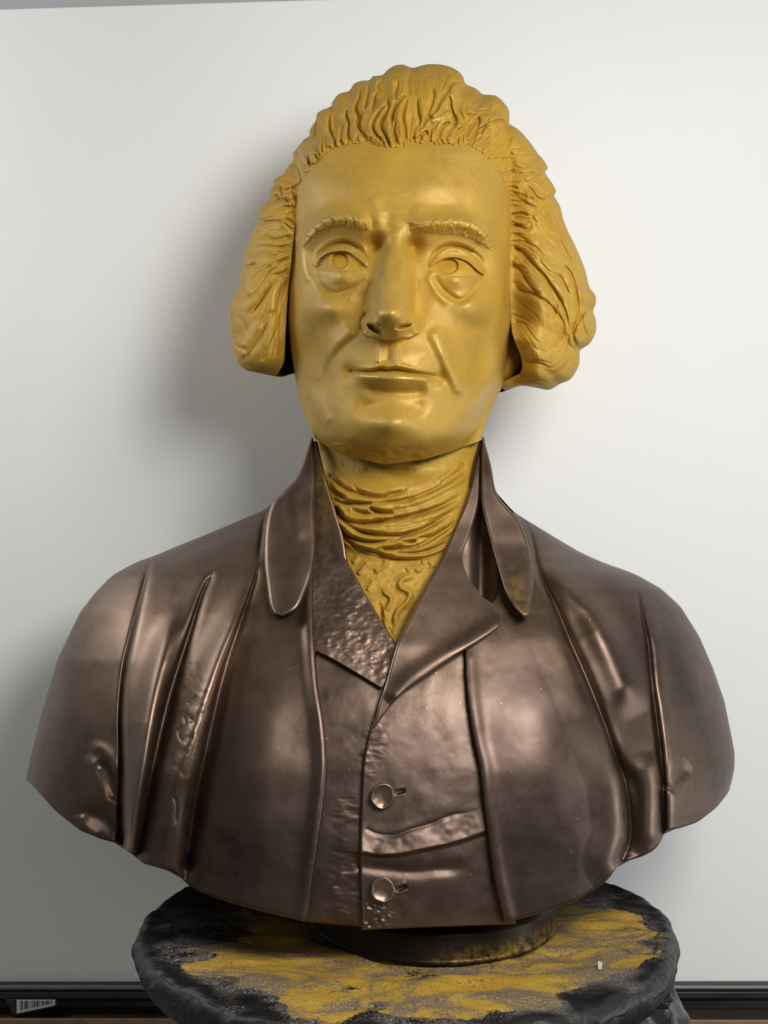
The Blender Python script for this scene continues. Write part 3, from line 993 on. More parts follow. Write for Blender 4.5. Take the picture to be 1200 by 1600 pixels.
sheet('eyebrow', Z2((430, 172), (408, 150), (398, 128), (372, 122), (335, 88), (315, 100), (280, 94), (242, 100), (228, 116), (188, 128), (172, 150), (140, 164), (132, 188), (106, 205), (112, 232), (98, 250), (106, 270)), Z2((432, 190), (385, 195), (320, 180), (235, 188), (175, 200), (140, 245), (112, 280)),
      lambda x, y: face_d(x, y) + 1.5, M_OCHRE, face, 40, 130, 9, 5, (1, 1, 1, 1), BW, 0.6)
sheet('eyebrow', Z2((632, 172), (680, 160), (738, 148), (760, 130), (786, 138), (838, 118), (858, 126), (892, 122), (906, 136), (940, 138), (952, 152), (986, 168), (996, 190), (1022, 204), (1028, 230), (1048, 254), (1046, 280), (1058, 300)), Z2((634, 192), (690, 200), (780, 212), (860, 220), (940, 238), (1000, 268), (1030, 300), (1048, 318)),
      lambda x, y: face_d(x, y) + 1.5, M_OCHRE, face, 40, 140, 9, 5, (1, 1, 1, 1), BW, 0.6)

# ================= HAIR
OUT = [(462, 584), (440, 589), (420, 586), (400, 582), (386, 579), (372, 568), (364, 545), (362, 530), (358, 505), (359, 480), (366, 462), (374, 448), (376, 428), (384, 392), (394, 366),
       (400, 354), (404, 345), (402, 338), (406, 328), (412, 320), (423, 309), (421, 298), (429, 289), (427, 283), (434, 277), (443, 272), (450, 260), (457, 253), (458, 240), (463, 233), (475, 218), (483, 213), (484, 203), (493, 188), (495, 178), (503, 172), (517, 166),
       (519, 160), (529, 147), (545, 142), (553, 131), (565, 126), (577, 125), (583, 119), (597, 117), (607, 108), (618, 102), (630, 101), (641, 105), (648, 105.5), (660, 102), (673, 100), (690, 101), (705, 105), (717, 112), (724, 121), (728, 131),
       (743, 138), (754, 147), (764, 148), (776, 150), (787, 160), (795, 172), (796, 188), (796, 193), (812, 204), (828, 222), (842, 242), (848, 248), (856, 262), (852, 270), (862, 285), (869, 299), (866, 306), (875, 322), (880, 342), (888, 362), (898, 382),
       (908, 405), (915, 424), (921, 448), (930, 461), (931, 474), (927, 486), (931, 500), (931, 518), (922, 536), (907, 547), (906, 556), (904, 572), (892, 592), (875, 600), (858, 609), (838, 606), (815, 603), (797, 608), (778, 613), (740, 606), (700, 600), (640, 598), (540, 596), (490, 592)]
HC = (645.0, 395.0)
oc, _ = spline(OUT, 1.0, True)
oa = np.arctan2(oc[:, 1] - HC[1], oc[:, 0] - HC[0]); orad = np.hypot(oc[:, 0] - HC[0], oc[:, 1] - HC[1])
o_ = np.argsort(oa); oa, orad = oa[o_], orad[o_]
oa = np.concatenate([oa - 2 * math.pi, oa, oa + 2 * math.pi]); orad = np.tile(orad, 3)
# by direction (degrees; 0 right, 90 down, -90 up): bulge height, roundness
HB = [(-180, 92, 2.6), (-140, 125, 2.2), (-115, 165, 2.1), (-90, 178, 2.1), (-60, 170, 2.1), (-30, 140, 2.2), (0, 138, 2.3), (40, 150, 2.8), (90, 60, 2.5), (140, 95, 3.0), (180, 92, 2.6)]
HR = Relief(340, 85, 950, 630, 2.0)
HLINE = [(440, 640), (446, 560), (450, 470), (455, 410), (462, 350), (468, 310), (476, 287), (487, 262), (505, 245), (521, 233), (532, 229), (545, 227), (560, 226), (574, 221), (585, 225), (598, 232), (612, 233), (622, 232), (636, 231), (650, 224), (662, 226), (672, 222), (684, 229), (700, 226), (714, 230), (730, 226), (742, 234), (754, 240), (768, 251), (777, 262), (786, 282), (791, 300), (795, 330), (797, 370), (797, 420), (796, 470), (797, 515), (803, 535), (812, 552), (815, 566), (812, 582), (800, 588), (782, 600), (770, 640)]
HLINE = [(x + (random.uniform(-2.5, 2.5) if x > 760 or x < 500 else 0), y + random.uniform(-1.5, 1.5)) for x, y in HLINE]
inner = HR.mask(HLINE, 1.6)
ZA, ZB, ZC, ZD = zz(450, 80, 6), zz(620, 80, 6), zz(380, 180, 6.664), zz(770, 200, 8)
ZL, ZR = zz(340, 280, 4.705), zz(740, 180, 3.636)
HS = [  # traced creases between the locks: curve, width, depth
    (ZA((270, 640), (245, 740), (240, 810)), 3, 7), (ZA((385, 570), (375, 650), (385, 740), (430, 840), (430, 920)), 3.6, 10),
    (ZA((325, 800), (310, 900), (320, 965)), 2.4, 6), (ZA((545, 530), (540, 610), (565, 680), (555, 780), (575, 870)), 3, 8),
    (ZA((510, 690), (490, 790), (505, 890)), 2.4, 6), (ZA((670, 320), (660, 430), (625, 530), (650, 620), (645, 700), (690, 780), (740, 835)), 3.4, 10),
    (ZA((750, 300), (735, 420), (710, 550)), 2.6, 7), (ZA((830, 370), (800, 450), (795, 500), (770, 570)), 2.4, 6),
    (ZA((940, 470), (850, 570), (790, 680), (810, 770), (900, 860)), 3, 9), (ZA((960, 480), (900, 600), (860, 690), (900, 780), (960, 890)), 3, 9),
    (ZA((1110, 400), (1010, 490), (970, 620), (975, 760), (1030, 910)), 3, 9), (ZA((1110, 420), (1070, 600), (1090, 790), (1055, 905)), 3, 6),
    (ZA((480, 440), (470, 490), (440, 530)), 3, 6), (ZA((590, 370), (580, 430)), 3, 5), (ZA((410, 535), (385, 560)), 4, 8),
    (ZA((890, 250), (840, 300), (830, 330), (850, 390)), 4, 7), (ZA((880, 240), (960, 235), (1010, 250)), 4, 6), (ZA((1030, 260), (1000, 380), (1010, 480)), 4, 6),
    (ZA((1150, 160), (1120, 260), (1125, 430)), 5, 6), (ZA((190, 800), (215, 880), (260, 940)), 4, 8), (ZA((95, 900), (110, 960), (105, 1000)), 3, 7),
    (ZA((160, 930), (180, 1000), (190, 1070)), 3, 7), (ZA((245, 960), (265, 1010), (260, 1070)), 2.4, 6), (ZA((345, 810), (350, 880), (345, 930)), 2, 4),
    (ZA((660, 700), (680, 640), (700, 560)), 3, 5), (ZA((925, 440), (935, 480), (940, 530)), 2.5, 5), (ZA((1000, 640), (990, 750), (1010, 850)), 2.2, 5),
    (ZB((650, 300), (530, 300), (480, 380), (410, 470), (370, 560), (290, 640), (200, 770)), 3.4, 8), (ZB((490, 530), (400, 600), (300, 640)), 3, 5),
    (ZB((190, 420), (210, 560), (225, 640), (215, 720)), 4, 6), (ZB((340, 330), (350, 430), (310, 560), (290, 620)), 4, 5), (ZB((380, 810), (430, 700), (500, 660)), 3, 7),
    (ZB((530, 830), (570, 750), (630, 710)), 3, 6), (ZB((640, 880), (700, 820), (760, 740), (830, 700), (890, 660), (980, 640), (1040, 670)), 3, 8),
    (ZB((880, 570), (940, 520), (990, 490)), 3, 5), (ZB((770, 545), (860, 540), (850, 510)), 2.5, 4), (ZB((780, 890), (850, 800), (870, 720)), 2.5, 5),
    (ZB((960, 700), (960, 770), (900, 810)), 2.5, 5), (ZB((770, 940), (830, 880), (900, 850)), 2.6, 5), (ZB((280, 740), (300, 800), (290, 860)), 3, 5), (ZB((200, 830), (230, 780), (280, 740)), 3, 6),
    (ZB((480, 400), (510, 450), (520, 530), (560, 640), (530, 720)), 4, 6), (ZB((640, 590), (760, 590), (860, 570)), 3, 5), (ZB((700, 700), (760, 620), (770, 680), (720, 800)), 2.5, 5),
    (ZB((590, 460), (600, 560), (640, 640)), 5, 4), (ZB((160, 160), (280, 170), (330, 160)), 3, 3), (ZB((370, 210), (400, 260)), 4, 3), (ZB((820, 410), (760, 450), (700, 500)), 5, 4),
    (ZB((870, 620), (830, 700), (780, 780)), 3, 5), (ZB((1060, 790), (1040, 880), (1030, 960)), 3, 5), (ZB((940, 960), (1000, 920), (1010, 880)), 2.5, 5), (ZB((860, 1030), (940, 1010), (1040, 1000)), 2.5, 4),
    (ZC((770, 50), (750, 140), (735, 230)), 3, 7), (ZC((690, 190), (700, 290), (760, 370), (790, 440)), 4, 9), (ZC((590, 400), (600, 440), (570, 500), (600, 620), (640, 690)), 3, 8),
    (ZC((640, 370), (690, 520), (700, 600)), 3, 8), (ZC((740, 400), (750, 470), (720, 580)), 2.4, 6), (ZC((590, 650), (590, 720), (615, 790)), 3, 7),
    (ZC((500, 790), (540, 890), (590, 955)), 2.8, 7), (ZC((380, 740), (390, 800), (385, 840)), 3, 6), (ZC((400, 650), (440, 690), (500, 700)), 4, 6), (ZC((330, 740), (360, 780), (380, 830)), 4, 6), (ZC((200, 975), (280, 910), (420, 890), (480, 920)), 3, 6),
    (ZC((420, 1070), (490, 1110), (560, 1150)), 2.8, 7), (ZC((400, 1100), (470, 1165), (550, 1215)), 2.4, 5), (ZC((170, 1160), (260, 1120), (420, 1110)), 5, 4), (ZC((110, 1290), (240, 1280), (350, 1300), (520, 1290)), 6, 4),
    (ZC((60, 1380), (240, 1370), (420, 1380), (520, 1370)), 5, 3.5), (ZC((50, 1470), (220, 1450), (300, 1480), (350, 1510)), 6, 4), (ZC((280, 870), (250, 940), (200, 990)), 4, 5), (ZC((540, 900), (500, 1000), (430, 1050)), 5, 4), (ZC((520, 340), (560, 380), (580, 440)), 3, 6),
    (ZL((530, 625), (400, 760), (300, 890), (215, 1010)), 5, 6), (ZL((500, 740), (460, 850), (430, 1000)), 3.4, 7), (ZL((290, 615), (190, 650), (165, 710)), 4, 6), (ZL((360, 1050), (280, 1180), (210, 1290), (150, 1340)), 5, 6), (ZL((120, 1215), (165, 1245), (215, 1250)), 3, 8),
    (ZL((130, 800), (200, 820), (240, 860)), 5, 4), (ZL((460, 620), (360, 700), (270, 830), (200, 860)), 5, 4), (ZL((380, 740), (330, 850), (250, 970)), 4, 3), (ZL((430, 1090), (380, 1220), (310, 1340)), 7, 4), (ZL((480, 880), (450, 1100), (470, 1300)), 8, 4),
    (ZL((170, 1350), (280, 1400), (420, 1430)), 5, 5), (ZL((100, 1000), (180, 1050), (190, 1130)), 7, 3),
    (ZR((200, 740), (280, 770), (350, 850), (420, 930), (480, 1020), (525, 1110), (545, 1240)), 5, 9), (ZR((210, 850), (270, 880), (320, 960), (380, 1030)), 3.6, 7), (ZR((220, 960), (290, 1000), (360, 1020), (440, 1080), (515, 1180), (500, 1270), (440, 1340)), 4, 6),
    (ZR((500, 830), (560, 900), (588, 1000), (600, 1130), (560, 1240)), 3.4, 7), (ZR((480, 670), (530, 770), (590, 870), (645, 950)), 3.6, 7), (ZR((660, 1090), (610, 1160), (570, 1240), (600, 1335)), 4, 10), (ZR((540, 1240), (545, 1300), (600, 1345)), 4, 7),
    (ZR((360, 800), (430, 880), (500, 920), (560, 1040)), 5, 5), (ZR((230, 700), (330, 730), (400, 790), (470, 860)), 5, 4), (ZR((220, 1170), (290, 1180), (330, 1240), (380, 1300)), 6, 4), (ZR((260, 1340), (300, 1400), (360, 1400), (420, 1420)), 5, 5), (ZR((430, 1480), (520, 1420), (570, 1340)), 7, 4),
    (ZR((640, 1000), (620, 1080), (625, 1180), (650, 1270)), 4, 5), (ZR((690, 1100), (660, 1150), (670, 1220)), 3, 4), (ZR((240, 1465), (330, 1490), (430, 1520)), 4, 5), (ZR((420, 940), (450, 1000), (480, 1100), (440, 1180)), 6, 4),
    (ZD((240, 90), (210, 180), (190, 300)), 3, 5), (ZD((0, 460), (80, 410), (160, 380), (230, 370)), 2.6, 5), (ZD((90, 660), (150, 560), (200, 490)), 2.6, 6), (ZD((175, 1105), (260, 1070), (380, 1060), (455, 1105)), 2, 6),
    (ZD((390, 710), (480, 750), (560, 860), (680, 920), (760, 1040), (840, 1220), (870, 1320), (960, 1440)), 2.8, 6), (ZD((215, 1220), (320, 1210), (420, 1260), (490, 1210)), 3.2, 6), (ZD((165, 860), (260, 830), (350, 860)), 2.4, 5), (ZD((170, 960), (290, 960)), 2.4, 4),
    (ZD((380, 920), (480, 960), (570, 1000)), 2.2, 5), (ZD((370, 580), (500, 560), (620, 640), (700, 740), (740, 850)), 3, 6), (ZD((490, 1090), (560, 1190)), 3, 4), (ZD((700, 1300), (800, 1400), (880, 1510)), 2.4, 5), (ZD((430, 390), (500, 380), (600, 420), (660, 520)), 3.4, 6),
    (ZD((230, 240), (330, 240), (370, 200)), 3, 4), (ZD((210, 330), (350, 320), (430, 300)), 3, 4), (ZD((180, 740), (250, 730), (330, 770)), 2.4, 5), (ZD((400, 860), (480, 870), (500, 900)), 2.2, 4), (ZD((250, 470), (330, 490), (420, 510)), 2.4, 4), (ZD((250, 570), (330, 570), (400, 580)), 2.2, 4),
    (ZD((580, 1010), (640, 1090), (680, 1110)), 2.4, 4), (ZD((380, 660), (480, 680), (560, 740), (640, 820)), 2.4, 4), (ZD((220, 1340), (330, 1340), (430, 1420), (520, 1500)), 3.5, 5), (ZD((850, 1280), (880, 1380), (960, 1460), (1030, 1600)), 4, 6), (ZD((640, 800), (720, 880), (790, 1000)), 2.4, 4),
]
for c, w, h in HS:
    mx_, my_ = np.mean([q_[0] for q_ in c]), np.mean([q_[1] for q_ in c])
    lob = my_ > 385 and (mx_ > 770 or mx_ < 470)
    h = h * (1.35 if lob else 0.95 if mx_ > 765 else 1.75)
    w = w * (1.3 if lob else 1.0)
    HR.groove(c, w * 0.75, h * 0.8, (0.12, 0.12), 0.18)
    HR.step(c, h * 0.85, 19 if lob else 15, 1 if np.mean([q_[0] for q_ in c]) < 640 else -1, 1.2, (0.15, 0.15), 1.2)
# finer strands that follow the neighbouring creases
SP, ST = [], []
for c, w, h in HS:
    s_, _ = spline(c, 3.0)
    g = np.gradient(s_, axis=0); g /= np.linalg.norm(g, axis=1)[:, None] + 1e-9
    SP.append(s_); ST.append(g)
SP, ST = np.vstack(SP), np.vstack(ST)


def flow(p):
    d2 = ((SP - p) ** 2).sum(1)
    w = 1 / (d2 + 30) ** 1.5
    a2 = np.arctan2(ST[:, 1], ST[:, 0]) * 2
    return 0.5 * math.atan2((w * np.sin(a2)).sum(), (w * np.cos(a2)).sum())


# combed roots along the hairline
hc_, _ = spline(HLINE, 1.0)
ht_ = np.gradient(hc_, axis=0)
for k in range(0, len(hc_), 6):
    x, y = hc_[k]
    if not (y < 235 or (y < 430 and (x > 740 or x < 500))):
        continue
    n_ = np.array([ht_[k][1], -ht_[k][0]]); n_ /= np.linalg.norm(n_) + 1e-9
    n_ = n_ + 0.35 * np.array([-n_[1], n_[0]]) * rng.uniform(-1, 1)
    if y > 250:
        if rng.random() < 0.4:
            continue
        n_ = n_ + np.array([0, rng.uniform(-0.1, 0.7)])
    L = rng.uniform(12, 26) * (1.5 if y > 250 else 1); b0 = rng.uniform(1, 7)
    p0 = np.array([x, y]) - n_ * b0; p1 = np.array([x, y]) + n_ * L * 0.5 + rng.uniform(-2, 2, 2); p2 = np.array([x, y]) + n_ * L
    HR.groove([p0, p1, p2], rng.uniform(1.3, 2.2), rng.uniform(2, 4.5), (0.3, 0.35), 0.3)
    FR.groove([p0, np.array([x, y]), p1], rng.uniform(1.2, 2.0), rng.uniform(1.2, 2.6), (0.5, 0.0), 0.4)
hi = HR.inside(OUT) & (inner < 0.5)
cand = np.argwhere(hi)
for k in range(90):
    i, j = cand[rng.integers(len(cand))]
    p = np.array([HR.X[i, j], HR.Y[i, j]], float)
    if p[1] > 590:
        continue
    lowz = p[1] > 360
    L = rng.uniform(12, 26) * (1.5 if lowz else 1)
    pts_ = [p]
    for sgn in (1, -1):
        q_ = p.copy(); a_prev = None
        for _ in range(int(L / 4)):
            a = flow(q_)
            if a_prev is not None and math.cos(a - a_prev) < 0:
                a += math.pi
            elif a_prev is None and sgn < 0:
                a += math.pi
            a_prev = a
            q_ = q_ + 4 * np.array([math.cos(a), math.sin(a)])
            pts_.append(q_.copy()) if sgn > 0 else pts_.insert(0, q_.copy())
    if len(pts_) < 3:
        continue
    HR.groove(pts_, rng.uniform(1.6, 2.6) * (1.4 if lowz else 1), rng.uniform(0.6, 1.7) * (0.7 if lowz else 1), (0.35, 0.35), 0.5)
for k in range(330):
    i, j = cand[rng.integers(len(cand))]
    p = np.array([HR.X[i, j], HR.Y[i, j]], float)
    if p[1] > 585:
        continue
    q_ = p.copy(); pts_ = [p]; a_prev = None
    for _ in range(int(rng.integers(5, 11))):
        a = flow(q_)
        if a_prev is not None and math.cos(a - a_prev) < 0:
            a += math.pi
        a_prev = a
        q_ = q_ + 4 * np.array([math.cos(a), math.sin(a)])
        pts_.append(q_.copy())
    HR.groove(pts_, rng.uniform(0.8, 1.2), rng.uniform(1.0, 2.4), (0.3, 0.3), 0.3)
HR.m += HR.noise(40, 1.6) + HR.noise(13, 0.25)
HR.m = np.clip(HR.m, -24, 17)
HR.blob(890, 500, 26, 40, -6)

nang, nrad = 1300, 240
al = np.linspace(-math.pi, math.pi, nang, endpoint=False)
Rm = np.interp(al, oa, orad)
sr = np.linspace(math.asin(0.34), math.pi / 2, nrad)
rho = np.sin(sr)
px = HC[0] + rho[:, None] * Rm[None, :] * np.cos(al)[None, :]
py = HC[1] + rho[:, None] * Rm[None, :] * np.sin(al)[None, :]
deg = np.degrees(al)
Bh = smooth_interp(HB, 1, deg, 6)[None, :]; Ph = smooth_interp(HB, 2, deg, 6)[None, :]
# outline lumps fade towards the middle so that they read as locks rolling over the edge
d = -28 + Bh * np.maximum(0, 1 - rho[:, None] ** Ph) ** (1 / Ph) + 0.06 * (px - 645)
cpx, cpy = np.clip(px, 463, 798), np.clip(py, 185, 600)
fb = face_base(cpx, cpy) + FR.at(cpx, cpy) * sstep((470 - py) / 60) - 0.35 * np.maximum(0, px - 798) - 0.5 * np.maximum(0, 463 - px)
# near the hairline the hair grows out of the forehead, then swells to its own volume
Wd, Dd, _, _ = HR.field(HLINE, 75, True)
hd = np.full(HR.m.shape, 75, np.float32); hd[Wd] = np.minimum(Dd, 75)
dist = bilin(hd, (px - HR.x0) * HR.res, (py - HR.y0) * HR.res)
grow = fb + 0.8 + 13 * (dist / 34).clip(0, 1) ** 1.2
side_l = sstep((520 - px) / 40)
own = sstep((dist - 6) / np.where(px < 520, 22, 48)) 
keep = np.where(px > 640, sstep((535 - py) / 40), sstep((455 - py) / 50))
own = 1 - (1 - own) * keep
dm = d + np.maximum(0, fb - d) * (1 - sstep((dist - 14) / 50)) * (1 - 0.5 * side_l)
d = dm * own + grow * (1 - own)
d = d - 34 * (1 - sstep(dist / 30)) * (1 - keep)
rel = HR.at(px, py) * (1 - rho[:, None] ** 18) * (0.35 + 0.65 * sstep(dist / 12))
ins = bilin(inner, (px - HR.x0) * HR.res, (py - HR.y0) * HR.res)
d_in = np.minimum(fb - 40, d - 60)
low = sstep((py - 470) / 60)
d_in = d_in - 120 * low
dh = (d + rel) * (1 - ins) + d_in * ins
# back of the hair
nbk = 50
rb_ = np.sin(np.linspace(math.pi / 2, 0.05, nbk + 1)[1:])
pxb = HC[0] + rb_[:, None] * Rm[None, :] * np.cos(al)[None, :]
pyb = HC[1] + rb_[:, None] * Rm[None, :] * np.sin(al)[None, :]
db = -28 - 250 * np.sqrt(1 - rb_[:, None] ** 2) + 0.06 * (pxb - 645) + 6 * np.sin(deg[None, :] * 0.9) * np.sqrt(1 - rb_[:, None] ** 2)
V = np.concatenate([to_world(px, py, dh), to_world(pxb, pyb, db)], 0)
hair = obj_mesh('hair', V, grid_faces(nrad + nbk, nang, True)[:, ::-1], M_OCHRE, bust)
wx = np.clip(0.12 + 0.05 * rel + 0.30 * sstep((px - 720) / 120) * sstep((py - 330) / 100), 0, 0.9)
set_attr(hair, 'wax_sheen', np.concatenate([wx, np.full(pxb.shape, 0.1)], 0))

# ================= TORSO
XL = [(690, 492), (740, 470), (770, 445), (797, 413), (815, 370), (832, 330), (850, 285), (862, 256), (868, 243), (877, 215), (899, 175), (925, 149), (955, 125), (1025, 90), (1106, 65.5), (1176, 48), (1216, 41), (1300, 41)]
XR = [(690, 748), (740, 765), (770, 776), (800, 803), (820, 835), (840, 868), (862, 905), (880, 945), (891, 978), (899, 997), (919, 1033), (946, 1063), (990, 1092), (1038, 1114), (1089, 1132), (1144, 1143), (1175, 1148), (1196, 1148), (1208, 1145), (1218, 1139), (1300, 1139)]
TD = [(690, 10, -90), (740, 30, -85), (770, 45, -80), (800, 66, -70), (850, 108, -62), (900, 150, -56), (950, 186, -52), (1000, 216, -50), (1100, 258, -48), (1200, 283, -45), (1300, 297, -42), (1400, 303, -40), (1460, 302, -40)]
TP = [(690, 1.8), (800, 1.7), (850, 1.75), (900, 1.95), (1000, 2.15), (1200, 2.3), (1460, 2.3)]
YB = [(20, 1200), (41, 1217), (55, 1232), (86, 1267), (125, 1298), (160, 1312), (189, 1319), (194, 1327), (212, 1337), (222, 1349), (265, 1361), (279, 1367), (291, 1381), (310, 1393), (345, 1406), (400, 1422), (480, 1441), (560, 1449), (640, 1451), (700, 1447), (770, 1441), (795, 1441), (850, 1426), (900, 1408), (945, 1380), (960, 1362), (967, 1349), (985, 1344), (1005, 1338), (1022, 1329), (1034, 1315), (1038, 1298), (1060, 1295), (1090, 1285), (1120, 1262), (1140, 1236), (1150, 1214), (1170, 1200)]


def bend(py0, yb):
    """rows run level across the chest and bend to the cut line below"""
    q = np.clip((py0 - 880) / 572.0, 0, 1)
    return py0 - (1452 - yb) * q ** 2


def unbend(py, yb):
    K = np.maximum(1452 - yb, 1e-3)
    r = np.maximum(py - 880, 0)
    q = (1 - np.sqrt(np.maximum(0, 1 - 4 * K * r / 572.0 ** 2))) * 572.0 ** 2 / (2 * K)
    return np.where(py > 880, 880 + np.minimum(q, 572), py)


def torso_grid(nc, py0v, t):
    py0 = py0v[:, None] * np.ones((1, len(t)))
    eyl = bend(py0, 1217.0)
    xl = smooth_interp(XL, 1, eyl, 1); xr = smooth_interp(XR, 1, eyl, 1)
    px = (xl + xr) / 2 + (xr - xl) / 2 * t[None, :]
    yb = smooth_interp(YB, 1, px, 3, 3.0)
    return px, bend(py0, yb), py0, xl, xr


def torso_base(px, py):
    """depth of the plain body at a frontal point"""
    yb = smooth_interp(YB, 1, px, 3, 3.0)
    py0 = unbend(py, yb)
    eyl = bend(py0, 1217.0)
    xl = smooth_interp(XL, 1, eyl, 1); xr = smooth_interp(XR, 1, eyl, 1)
    t = np.clip((px - (xl + xr) / 2) / ((xr - xl) / 2), -1, 1)
    return torso_d(t, py0, px, py)


def torso_d(t, py0, px, py):
    # depth follows the real height, not the bent row, so the cut runs across a plain chest
    df = smooth_interp(TD, 1, py, 40); d0 = smooth_interp(TD, 2, py, 20); p = smooth_interp(TP, 1, py, 40)
    return d0 + (df - d0) * np.maximum(0, 1 - np.abs(t) ** p) ** (1 / p)


TR = Relief(20, 680, 1180, 1470, 1.5)
Z7, ZRt, Z8, Z6 = zz(20, 840, 2.857), zz(740, 840, 2.727), zz(460, 960, 3.078), zz(400, 660, 2.727)
# left: sleeve seam and folds
seam_l = Z7((622, 88), (600, 160), (570, 280), (530, 450), (500, 600), (485, 800), (490, 1000), (485, 1200), (490, 1372))
TR.groove(seam_l, [3, 4, 5, 7], [6, 12, 20, 32], (0.02, 0.0))
TR.step(seam_l, [5, 12, 20, 26], 80, -1, 3, (0.1, 0.0), 1.4)
f2 = Z7((905, 140), (850, 240), (780, 450), (700, 700), (640, 950), (590, 1200), (550, 1425))
TR.groove(f2, [4, 6, 8, 9], [7, 18, 28, 34], (0.12, 0))
ca_, _ = spline(seam_l, 1.0); cb_, _ = spline(f2, 1.0)
ia = np.linspace(0.12, 1, 9)
crest_a = [tuple(0.36 * ca_[int(q * (len(ca_) - 1))] + 0.64 * cb_[int(q * (len(cb_) - 1))]) for q in ia]
TR.ridge(crest_a, [13, 20, 23, 18, 12], [8, 25, 34, 28, 16], (0.2, 0))
TR.step(f2, [2, 6, 8, 8], 40, 1, 4, (0.12, 0), 1.3)
f3 = Z7((1105, 110), (1060, 250), (1010, 390), (940, 600), (880, 850), (830, 1080), (800, 1250), (775, 1460))
TR.groove(f3, [4, 5, 8, 9], [7, 14, 24, 34], (0.08, 0))
TR.step(f3, [4, 10, 16, 14], 50, 1, 5, (0.08, 0), 1.2)
crest3 = Z7((1060, 180), (980, 380), (900, 560), (825, 760), (770, 930), (710, 1120), (680, 1300), (660, 1450))
TR.ridge(crest3, [14, 24, 30, 30], [7, 30, 44, 34], (0.15, 0))
TR.groove([(x + 8, y) for x, y in f3[2:]], 10, 6, sharp=False)
# elbow pucker
TR.groove(Z7((385, 985), (440, 1090), (460, 1190)), 11, 9, sharp=False)
TR.ridge(Z7((335, 960), (370, 1050), (400, 1140), (440, 1200)), 10, 6)
TR.ridge(Z7((340, 950), (390, 940), (440, 990), (475, 1080)), 9, 4)
TR.groove(Z7((300, 1250), (370, 1240), (450, 1300), (485, 1340)), 12, 9, (0.3, 0), sharp=False)
TR.ridge(Z7((300, 1230), (320, 1290), (400, 1340)), 8, 5)
TR.groove(Z7((130, 900), (150, 1000), (120, 1100)), 14, 4, sharp=False)
TR.groove(Z7((200, 560), (165, 720), (145, 900)), 14, 4, sharp=False)
# right: sleeve seam and folds
seam_r = ZRt((688, 190), (720, 330), (745, 450), (760, 600), (780, 750), (800, 900), (812, 1050), (815, 1245))
TR.groove(seam_r, [3, 5, 6, 7], [5, 12, 14, 22], (0.12, 0))
TR.ridge([(x + 13, y + 4) for x, y in seam_r], 12, [4, 8, 6, 4], (0.15, 0.1))
TR.step(seam_r, [2, 6, 14, 22], 80, -1, 4, (0.2, 0), 1.4)
f5 = ZRt((245, 20), (280, 150), (340, 270), (410, 440), (480, 600), (550, 780), (600, 930), (640, 1050), (662, 1250), (628, 1375))
TR.groove(f5, [5, 8, 10, 12], [9, 18, 22, 34], (0.1, 0))
TR.step(f5, [3, 6, 12, 20], 60, 1, 5, (0.1, 0), 1.3)
TR.ridge(ZRt((320, 110), (400, 220), (500, 320), (580, 470), (650, 620), (720, 760)), [15, 26, 32], [9, 28, 22])
TR.groove(ZRt((560, 820), (620, 960), (680, 1060), (690, 1200), (680, 1340)), [8, 14, 16], [4, 12, 12], (0.3, 0), sharp=False)
TR.ridge(ZRt((740, 900), (760, 1050), (750, 1250)), 22, 8, (0.3, 0))
TR.groove(ZRt((820, 1080), (870, 1010), (930, 960)), 13, 9, (0.1, 0.3), sharp=False)
TR.groove(ZRt((1000, 540), (985, 620), (1000, 670)), 9, 5, sharp=False)
TR.groove(ZRt((960, 700), (1000, 900), (1000, 1080)), 22, 4, sharp=False)
TR.blob(850, 1170, 70, 130, 16)
TR.blob(400, 1190, 60, 140, 14)
# crease lines from collar over the shoulders
TR.groove([(433, 782), (415, 805), (408, 845), (404, 885)], 4, 8, (0.1, 0.3))
TR.groove([(808, 800), (828, 830), (842, 890)], 4, 7, (0.1, 0.3))
# cuts at the lower edge
TR.groove(Z7((490, 1340), (497, 1385)), 3, 8, (0.4, 0)); TR.groove(Z7((548, 1380), (556, 1425)), 3, 8, (0.4, 0))
TR.groove([(290, 1330), (287, 1372)], 4, 10, (0.4, 0))
# surface scars
for c in (Z7((820, 700), (800, 730), (780, 745)), Z7((760, 790), (770, 830), (740, 870), (760, 920)), Z7((790, 820), (800, 810), (800, 835)), Z7((720, 1150), (730, 1200), (725, 1290))):
    TR.groove(c, 1.6, 3)
TR.m += TR.noise(80, 0.7) + TR.noise(24, 0.10)
patch = TR.mask(Z7((740, 560), (840, 560), (870, 800), (800, 1050), (720, 1050), (730, 800)), 12)
TR.m += patch * TR.noise(11, 0.55)
# opening over the waistcoat
EDGE_L = [(478, 700), (484, 760), (489, 800), (491, 860), (491, 960), (497, 1057), (508, 1130), (512, 1180), (511, 1215), (505, 1269), (493, 1350), (480, 1445), (478, 1475)]
EDGE_R = [(800, 700), (800, 800), (790, 900), (752, 960), (728, 1000), (725, 1040), (729, 1090), (738, 1155), (749, 1204), (758, 1285), (769, 1366), (786, 1443), (790, 1475)]
opening = TR.mask(EDGE_L + EDGE_R[::-1], 2.2)
TR.ridge([(x - 9, y) for x, y in EDGE_L[1:]], 10, [2, 6, 8, 7, 6], (0.1, 0.0))
TR.ridge([(x + 10, y) for x, y in EDGE_R[4:]], 11, [2, 4, 5, 4], (0.1, 0.0))

nc = 960
u = np.linspace(-1, 1, nc)
t = np.sin(u * math.pi / 2)
py0v = np.concatenate([np.linspace(690, 900, 200), np.linspace(901, 1452, 370)])
px, py, py0, xl, xr = torso_grid(nc, py0v, t)
fade = (1 - np.abs(t[None, :]) ** 12)
d = torso_d(t[None, :], py0, px, py) + TR.at(px, py) * fade - 55 * bilin(opening, (px - TR.x0) * TR.res, (py - TR.y0) * TR.res)
